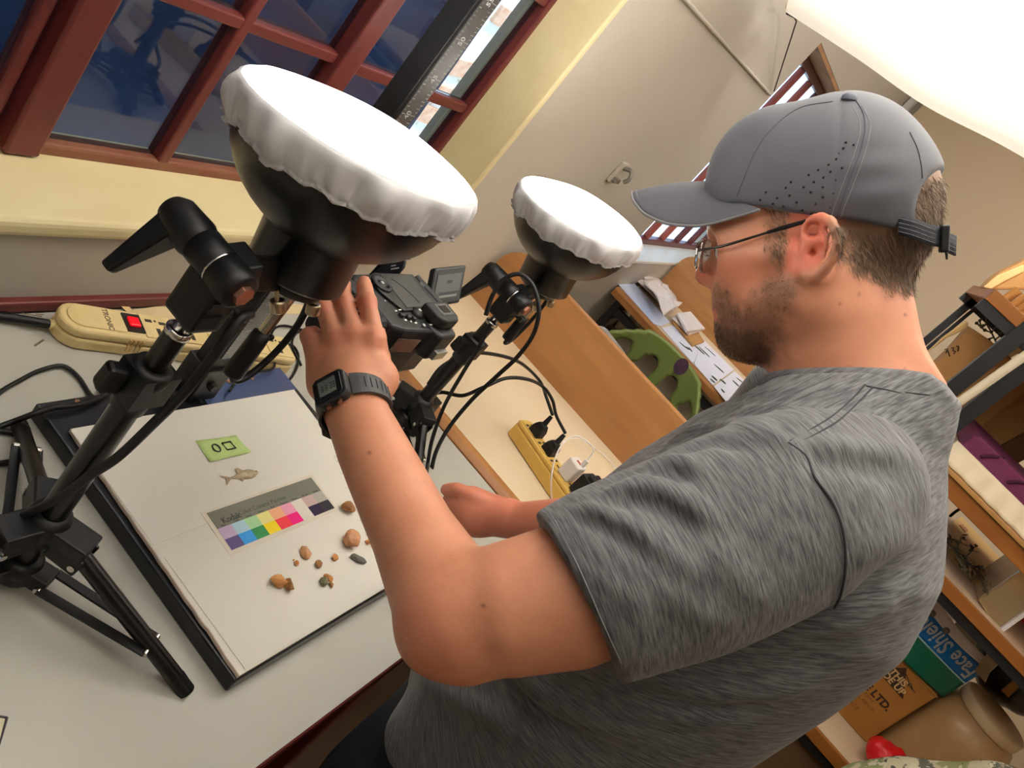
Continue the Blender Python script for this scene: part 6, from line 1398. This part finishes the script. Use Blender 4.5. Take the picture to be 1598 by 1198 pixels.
def creases(p, lim=.05):
    out = np.zeros(len(p))
    for P3, hgt, wd in WR3:
        lo, hi = P3.min(0) - wd * 3, P3.max(0) + wd * 3; I = np.where(((p > lo) & (p < hi)).all(1))[0]
        if not len(I): continue
        d = np.full(len(I), 9.0); tt = np.zeros(len(I)); k = len(P3) - 1
        for i in range(k):
            a, b = P3[i], P3[i + 1]; ab = b - a; t = np.clip((p[I] - a) @ ab / (ab @ ab + 1e-12), 0, 1); e = np.linalg.norm(p[I] - a - t[:, None] * ab, axis=1); m = e < d; d[m] = e[m]; tt[m] = (i + t[m]) / k
        out[I] += 1.35 * hgt * np.exp(-(d / (wd * .9)) ** 2) * np.clip(np.sin(PI * (.06 + .88 * tt)) * 1.6, 0, 1)
    return out
def soft(p, s=1.0): return .0028 * vnoise(p, 9, 1) * s + .0014 * vnoise(p, 22, 2) * s
sh = thing('t_shirt', None, None, (.87, -.1, 1.0)); sh.parent = man; sh.matrix_parent_inverse = world(man).inverted()
lower = lambda p: np.clip((1.12 - p[:, 2]) / .2, 0, 1)
v2, q2 = surface_nets(lambda p: sd_shirt1(p) - creases(p) - soft(p) - .004 * lower(p) * np.sin(p[:, 0] * 46 + p[:, 1] * 38), A(.60, -.32, .80), A(1.14, .12, 1.62), .0042, 1)
torso_m = heather('shirt_heather')
cloth('shirt_body', v2, q2, torso_m, grain_torso(v2))
v2, q2 = surface_nets(lambda p: sd_sleeve_l(p) - creases(p) - soft(p, .7), A(.46, -.20, 1.10), A(.80, .14, 1.52), .0029, 1)
cloth('sleeve', v2, q2, torso_m, grain_arm(v2, LS, Pd(1250, 785, .695) - Pd(876, 934, .660)))
v2, q2 = surface_nets(lambda p: sd_sleeve_r(p) - soft(p), A(.92, -.2, 1.1), A(1.22, .12, 1.52), .005, 1)
cloth('sleeve', v2, q2, torso_m, grain_arm(v2, RS, rs_dir))
seam = mat('seam_dark', (52, 54, 58), rough=.9); seamf = lambda p: np.minimum(sd_shirt1(p) - creases(p), sd_sleeve_l(p) - creases(p))
def seam_tube(nm, path, r, m, sub=6, lift=0.0):
    P3 = [march(seamf, x, y) for x, y in spline([(x, y, 0) for x, y in path], sub)[:, :2]]; P3 = [a for a in P3 if a is not None]
    if len(P3) > 2: MB().tube(P3, r, n=6).build(nm, m, sh)
seam_tube('sleeve_seam', [(1230, 690), (1258, 712), (1272, 745), (1300, 785), (1316, 830), (1320, 880), (1313, 925), (1302, 950)], .0011, seam)
seam_tube('shoulder_seam', [(1232, 688), (1262, 672), (1300, 648), (1330, 622), (1350, 600)], .0008, seam)
seam_tube('shoulder_seam', [(1240, 694), (1272, 678), (1310, 655), (1340, 627), (1362, 604)], .0008, seam)
seam_tube('collar_seam', [(1352, 602), (1400, 612), (1450, 629), (1482, 642)], .0009, seam)
seam_tube('sleeve_hem_stitch', [(866, 812), (886, 850), (912, 905), (940, 970), (970, 1036)], .0005, mat('stitch_grey', (120, 122, 124), rough=.9))
# rib collar around the neck
ring = []
for a in np.linspace(0, 2 * PI, 49)[:-1]:
    e1_ = nrm(np.cross(cn_, (0, 1, 0))); e2_ = np.cross(cn_, e1_); d_ = e1_ * math.cos(a) + e2_ * math.sin(a); c0_ = (cpts[0] + cpts[2]) / 2; c0_ = c0_ + (cpts[1] - c0_) * .12
    t_ = .03
    for _ in range(60):
        e = sd_neck((c0_ + d_ * t_)[None])[0]
        if e > .0035: break
        t_ += max(.0006, -e * .7)
    ring.append(c0_ + d_ * t_)
ring = np.array(ring); G = []
for (o_, h_) in ((.000, .0035), (.0035, .0045), (.0062, .000), (.0085, -.008), (.0105, -.016), (.0070, -.022)): G.append([r + nrm(r - ring.mean(0)) * o_ + cn_ * h_ for r in ring])
cm_ = MB().grid(np.array(G), closed=True).mesh('collar', torso_m); cv_ = np.array([q_.co[:] for q_ in cm_.vertices]); a_ = cm_.attributes.new('grain', 'FLOAT_VECTOR', 'POINT'); a_.data.foreach_set('vector', grain_torso(cv_).astype(np.float32).ravel()); link('collar', cm_, None, sh)
MB().tube([r + nrm(r - ring.mean(0)) * .0112 + cn_ * -.0165 for r in list(ring) + [ring[0]]], .0008, n=5).build('collar_seam', seam, sh)
# dark trousers and shoes
navy = mat('navy_trousers', (22, 27, 36), rough=.8, rgb2=(28, 33, 42), nscale=60, bump=.2, bscale=300)
def sd_trousers(p):
    d = smax(sd_torso(np.concatenate([p[:, :2], np.maximum(p[:, 2:], .84)], 1), -.006), np.maximum(p[:, 2] - .925, .74 - p[:, 2]), .01)
    for sx in (-1, 1):
        d = smin(d, s_chain(p, [A(XC + .092 * sx, -.09, .80), A(XC + .105 * sx, -.075, .47), A(XC + .115 * sx, -.10, .06)], [.100, .075, .058]), .05)
    return smax(d, .05 - p[:, 2], .004) - .003 * vnoise(p, 14, 6)
v2, q2 = surface_nets(sd_trousers, A(.62, -.32, .02), A(1.12, .12, .98), .008, 1)
link('trousers', mesh_from_arrays('trousers', v2, q2, navy), None, man)
shoe_m = mat('shoe_dark', (30, 28, 28), rough=.6)
for sx in (-1, 1):
    fsh = lambda p: smax(s_chain(p, [A(XC + .115 * sx, -.11, .045), A(XC + .118 * sx, .0, .040), A(XC + .12 * sx, .09, .032)], [.046, .045, .036]), .004 - p[:, 2], .004)
    v2, q2 = surface_nets(fsh, A(XC + .04 * sx - .12, -.2, -.02), A(XC + .04 * sx + .16, .16, .12), .006, 1); link('shoe', mesh_from_arrays('shoe', v2, q2, shoe_m), None, man)

# ---- cap
capm = mat('cap_grey', (80, 80, 86), rough=.65, spec=.25, rgb2=(74, 74, 80), nscale=14, bump=.12, bscale=700, bdist=.0006, sheen=.08)
capo = thing('cap', None, None, Hc); capo.parent = man; capo.matrix_parent_inverse = world(man).inverted()
edge = [(1090, 268), (1112, 289), (1180, 325), (1222, 338), (1290, 350), (1345, 357), (1400, 366), (1418, 372)]
ca = hp(1090, 282); 
def cap_floor(p):
    xy, _ = hpx(p); yb = np.interp(xy[:, 0], [1040, 1100, 1130, 1180, 1222, 1290, 1345, 1400, 1460], [300, 316, 326, 330, 338, 350, 357, 366, 378]); return (xy[:, 1] - yb) * .80 / FPX
def sd_cap(p):
    d = s_ell(p, hp(1284, 300), HM, (.1015, .0830, .0855)); d = smin(d, s_ell(p, hp(1196, 284), HM, (.0525, .060, .063)), .03)
    d = smin(d, s_ell(p, hp(1322, 262), HM, (.056, .062, .062)), .025); d = smin(d, s_ell(p, hp(1386, 322), HM, (.0385, .067, .054)), .03)
    d = smax(d, cap_floor(p), .003)
    arch = np.linalg.norm(np.stack([(p - hp(1512, 334)) @ HF, (p - hp(1512, 334)) @ HU * .85], 1), axis=1) - .040
    return smax(d, -arch, .004)
CW = []
def cap_d(p):
    xy, s_ = hpx(p); w = .0009 * np.sin(xy[:, 1] / 7.5 + .02 * xy[:, 0]) * np.exp(-((xy[:, 0] - 1375) / 42) ** 2) * np.exp(-((xy[:, 1] - 300) / 55) ** 2)
    return sd_cap(p) - w - .0011 * vnoise(p, 26, 4) + .0012 * np.exp(-((xy[:, 0] - (1318 + (xy[:, 1] - 150) * -.085 + 18 * np.sin((xy[:, 1] - 150) / 200 * 2.6))) / 2.2) ** 2)
v2, q2 = surface_nets(cap_d, Hc - .17, Hc + A(.17, .17, .17), .0024, 1); link('crown', mesh_from_arrays('crown', v2, q2, capm), None, capo)
at_ = [(0, 1113, 284, 0), (.3, 1120, 290, .027), (.55, 1138, 302, .048), (.8, 1160, 316, .065), (1, 1184, 326, .0755)]
ed_ = [(0, 986, 298, 0), (.2, 987, 312, .020), (.4, 1004, 334, .040), (.6, 1040, 350, .056), (.8, 1095, 354, .068), (.93, 1150, 338, .074), (1, 1186, 327, .0765)]
G = []
ip = lambda T_, u: [float(np.interp(u, [r[0] for r in T_], [r[k] for r in T_])) for k in (1, 2, 3)]
sm = lambda T_: np.array([[0.0] + ip(T_, 0)] )
for i in range(61):
    u = -1 + i / 30; a = ip(at_, abs(u)); e = ip(ed_, abs(u)); sg = 1 if u > 0 else -1; row = []
    for j in range(13):
        t_ = j / 12; row.append(hp(a[0] * (1 - t_) + e[0] * t_, a[1] * (1 - t_) + e[1] * t_ - 5 * math.sin(PI * t_) * (1 - abs(u)), sg * (a[2] * (1 - t_) + e[2] * t_)))
    G.append(row)
Gb = np.array(G)
for _ in range(4): Gb[1:-1, 1:] = .5 * Gb[1:-1, 1:] + .25 * (Gb[:-2, 1:] + Gb[2:, 1:])
MB().grid(Gb).build('brim', capm, capo, solid=.0034, sub=1)
MB().tube(Gb[:, -1], .0016, n=7).build('brim_edge', mat('brim_edge', (112, 110, 110), rough=.6), capo)
MB().tube(Gb[1:-1, -2] * .62 + Gb[1:-1, -1] * .38 + HU * .0019, .0004, n=4).build('brim_stitch', mat('cap_thread', (118, 118, 124), rough=.8), capo)
MB().lathe(march(sd_cap, 1326, 152), nrm(HU * .9 + HL * .1 - HF * .2), [(.001, .0042), (.004, .0036), (.0068, .001), (.0072, -.002)], 18).build('button', mat('cap_button', (74, 76, 88), rough=.6), capo)
thr = mat('cap_thread', (118, 118, 124)); dkt = mat('cap_seam', (70, 71, 80), rough=.8)
def cap_line(nm, path, r, m, f=cap_d):
    P3 = [march(f, x, y) for x, y in spline([(x, y, 0) for x, y in path], 7)[:, :2]]; P3 = [a for a in P3 if a is not None]
    if len(P3) > 2: MB().tube(P3, r, n=5).build(nm, m, capo)
cap_line('crown_seam', [(1336, 156), (1348, 178), (1350, 205), (1341, 240), (1328, 275), (1314, 312), (1302, 346)], .0007, dkt)
cap_line('crown_stitch', [(1345, 165), (1357, 190), (1356, 215), (1346, 250), (1333, 285), (1318, 322), (1309, 348)], .0003, thr)
cap_line('crown_stitch', [(1330, 164), (1341, 188), (1341, 212), (1331, 246), (1317, 283), (1303, 320), (1295, 345)], .0003, thr)
cap_line('crown_seam', [(1420, 206), (1432, 232), (1438, 258), (1440, 278)], .0006, dkt)
cap_line('crown_seam', [(1300, 158), (1248, 168), (1205, 200), (1178, 238), (1158, 285), (1150, 306)], .0005, dkt)
cap_line('edge_stitch', [(1186, 322), (1222, 333), (1262, 341), (1300, 346), (1345, 352), (1392, 360)], .0004, thr)
holes = [(1186, 312), (1195, 300), (1213, 309), (1226, 293), (1234, 284), (1232, 305), (1243, 316), (1254, 292), (1265, 300), (1262, 273), (1270, 284), (1277, 265), (1285, 277), (1284, 292), (1293, 257), (1296, 268), (1305, 248), (1304, 281), (1309, 240), (1314, 262), (1316, 231), (1222, 322), (1252, 328), (1273, 318), (1284, 308), (1296, 324), (1300, 302), (1206, 318), (1266, 333), (1288, 337), (1320, 222), (1332, 226)]
hm = mat('vent_hole', (14, 14, 16), rough=.9); hb_ = MB()
for x, y in holes:
    p_ = march(cap_d, x, y)
    if p_ is not None: hb_.sphere(p_, (.0011, .0011, .0011), 6)
o = hb_.build('vent_holes', hm, capo); o['kind'] = 'stuff'
strap_m = mat('strap_black', (30, 32, 38), rough=.7, bump=.3, bscale=260)
def on_head(x, y, off): p_ = march(sd_head, x, y); n_ = nrm(p_ - hp(1330, 330)); return p_ + n_ * off
ctr = [on_head(1396, 349, .006), on_head(1412, 353, .011), on_head(1430, 360, .014), on_head(1444, 364, .018)]
ctr += [ctr[-1] + A(.010, -.008, -.004) + HL * -.004, hp(1474, 366, 0), hp(1455, 364, -.035), hp(1400, 352, -.064)]
cs_ = spline(ctr, 6); G = [[p + HU * h for h in (-.0085, -.004, .004, .0085)] for p in cs_]; MB().grid(G).build('strap', strap_m, capo, solid=.0018)
tl = [ctr[3], Pd(1470, 374, depth(ctr[3]) + .012), Pd(1491, 384, depth(ctr[3]) + .020)]; MB().grid([[p + HU * h for h in (-.0085, 0, .0085)] for p in spline(tl, 4)]).build('strap_tail', strap_m, capo, solid=.002)
bc = ctr[3] + HL * .001; bx = nrm(tl[1] - tl[0]); bz = nrm(HU - bx * (HU @ bx)); MB().obox(bc, bx, np.cross(bz, bx), bz, .0075, .0035, .0115).build('buckle', mat('buckle_black', (18, 19, 22), rough=.35), capo, bevel=.0015)
for k in (-.0055, -.0018, .0018, .0055):
    P3 = [p + HU * k + HL * .0016 for p in spline(ctr[:4], 5)] ; MB().tube(P3, .0002, n=4).build('strap_stitch', thr, capo)
    MB().tube([p + HU * k + HL * .0016 for p in spline(tl, 4)[5:]], .0002, n=4).build('strap_stitch', thr, capo)

# ------------------------------------------------------------------ glasses
t = thing('glasses', 'rimless glasses with thin dark temples on the man’s face', 'glasses', hp(1105, 395))
lens_m = mat('lens_glass', (236, 242, 240), rough=.02, trans=1.0, ior=1.52, spec=.6); wire = mat('gunmetal', (70, 66, 64), rough=.3, metal=.9)
lf = nrm(HF * .97 + HU * .12)
for s in (1, -1):
    c = hp(1101, 400, .0345 * s); lu = nrm(HU - lf * (HU @ lf)); ll = nrm(np.cross(lu, lf)); n_ = nrm(lf + HL * .13 * s); ll = nrm(ll - n_ * (ll @ n_)); P = []
    for a in np.linspace(0, 2 * PI, 28, endpoint=False):
        ca_, sa_ = math.cos(a), math.sin(a); P.append(c + ll * .0245 * math.copysign(abs(ca_) ** .6, ca_) + lu * .0165 * math.copysign(abs(sa_) ** .62, sa_) - n_ * .0013)
    MB().prism(P, n_, .0030).build('lens', lens_m, t, bevel=.0006)
    MB().tube([hp(1089, 391, .056 * s), hp(1100, 389, .060 * s), hp(1112, 387, .066 * s), hp(1135, 382, .0715 * s), hp(1200, 362, .0765 * s)], .0012, sub=5, n=8).build('temple', wire, t)
    MB().tube([hp(1198, 362.5, .0767 * s), hp(1230, 353, .0785 * s), hp(1258, 345, .0800 * s)], [.0017, .0021, .0019], sub=5, n=8).build('temple_sleeve', mat('temple_black', (22, 20, 20), rough=.3), t)
    MB().tube([hp(1258, 345, .0800 * s), hp(1290, 352, .079 * s), hp(1306, 385, .078 * s), hp(1309, 402, .080 * s)], [.0018, .0016, .0018, .0021], sub=5, n=8).build('temple_tip', mat('temple_clear', (150, 150, 140), rough=.15, spec=.7), t)
    MB().tube([hp(1098, 398, .012 * s), hp(1108, 400, .010 * s), hp(1112, 406, .009 * s)], .0008, sub=3, n=6).build('nose_pad_arm', wire, t)
    MB().sphere(hp(1113, 407, .0088 * s), (.0028, .0015, .0045), 8, HM).build('nose_pad', MATS['temple_clear'], t)
MB().tube([hp(1097, 393, .012), hp(1094, 389, 0), hp(1097, 393, -.012)], .0011, sub=5, n=7).build('bridge', wire, t)

# ------------------------------------------------------------------ digital watch on the left wrist
wc = Pd(553, 634, .818); wa = nrm(Pd(549, 606, .832) - Pd(560, 655, .808)); vw = nrm(CAM - wc)
wl = nrm(np.cross(wa, vw)); wl = wl if (R @ wl)[0] < 0 else -wl        # to the left in the picture
wn = nrm(vw * .93 + wl * .34); wn = nrm(wn - wa * (wn @ wa)); wt = np.cross(wa, wn); wt = wt if (R @ wt)[0] > 0 else -wt
t = thing('wrist_watch', 'black digital watch with a resin strap on the man’s left wrist', 'watch', wc)
resin = mat('watch_resin', (34, 35, 37), rough=.5, bump=.1, bscale=300); resin2 = mat('watch_strap', (62, 62, 64), rough=.55)
WRx, WRn = .0325, .0318
ang = lambda a, rr=0.0: wc + wt * (WRx + rr) * math.sin(a) + wn * (WRn + rr) * math.cos(a)
cc = wc + wn * (WRn + .0045) - wt * .002
MB().prism([cc + wa * x + wt * y - wn * .0055 for x, y in [(-.0165, -.013), (-.0125, -.0175), (.0125, -.0175), (.0165, -.013), (.0165, .013), (.0125, .0175), (-.0125, .0175), (-.0165, .013)]], wn, .0105).build('case', resin, t, bevel=.002, seg=3)
MB().prism([cc + wa * x + wt * y + wn * .0048 for x, y in [(-.0135, -.011), (-.0105, -.0140), (.0105, -.0140), (.0135, -.011), (.0135, .011), (.0105, .0140), (-.0105, .0140), (-.0135, .011)]], wn, .0018).build('bezel', mat('watch_bezel', (22, 23, 26), rough=.35), t, bevel=.0006)
MB().prism([cc + wa * x + wt * y + wn * .0064 for x, y in [(-.0088, -.0098), (.0088, -.0098), (.0088, .0086), (-.0088, .0086)]], wn, .0006).build('display', mat('watch_lcd', (104, 108, 104), rough=.15, spec=.6), t)
dg = mat('lcd_digit', (36, 40, 40), rough=.4); b = MB()
for k in (-.0058, -.0018, .0034, .0068):
    for x in (-.003, .000, .003): b.obox(cc + wt * k + wa * (x - .001) + wn * .0071, wt, wa, wn, .0012, .0004, .0001)
    for x in (-.0015, .0015): b.obox(cc + wt * (k + .0012) + wa * (x - .001) + wn * .0071, wt, wa, wn, .0003, .0012, .0001)
o = b.build('digits', dg, t); o['kind'] = 'stuff'
for k in (-.006, .006): MB().cyl(cc - wa * .0160 + wt * k, cc - wa * .0192 + wt * k, .0024, n=10).build('button', mat('watch_button', (200, 160, 140), rough=.3, metal=1), t)
for nm, a0, a1 in (('strap', .46, 3.3), ('strap', -.55, -2.95)):
    G = []
    for k in range(25):
        a = a0 + (a1 - a0) * k / 24; wd = .0125 - .0025 * min(1, k / 14); G.append([ang(a, .0012 + h) + wa * wd * x for h, x in ((0, -1), (.0026, -1), (.0030, -.6), (.0030, .6), (.0026, 1), (0, 1))])
    MB().grid(G, closed=True, smooth=False).build(nm, resin2, t)
for i in range(6):
    a = .85 + .17 * i; MB().tube([ang(a, .0044) + wa * x for x in (-.006, 0, .006)], .0005, n=5).build('strap_groove', resin, t)
MB().obox(ang(-1.75, .004), nrm(ang(-1.7) - ang(-1.8)), wa, nrm(ang(-1.75) - wc), .006, .0125, .0035).build('strap_keeper', resin, t, bevel=.001)
MB().obox(ang(-2.25, .005), nrm(ang(-2.2) - ang(-2.3)), wa, nrm(ang(-2.25) - wc), .010, .0115, .003).build('buckle', resin, t, bevel=.001)
bpy.context.view_layer.update()
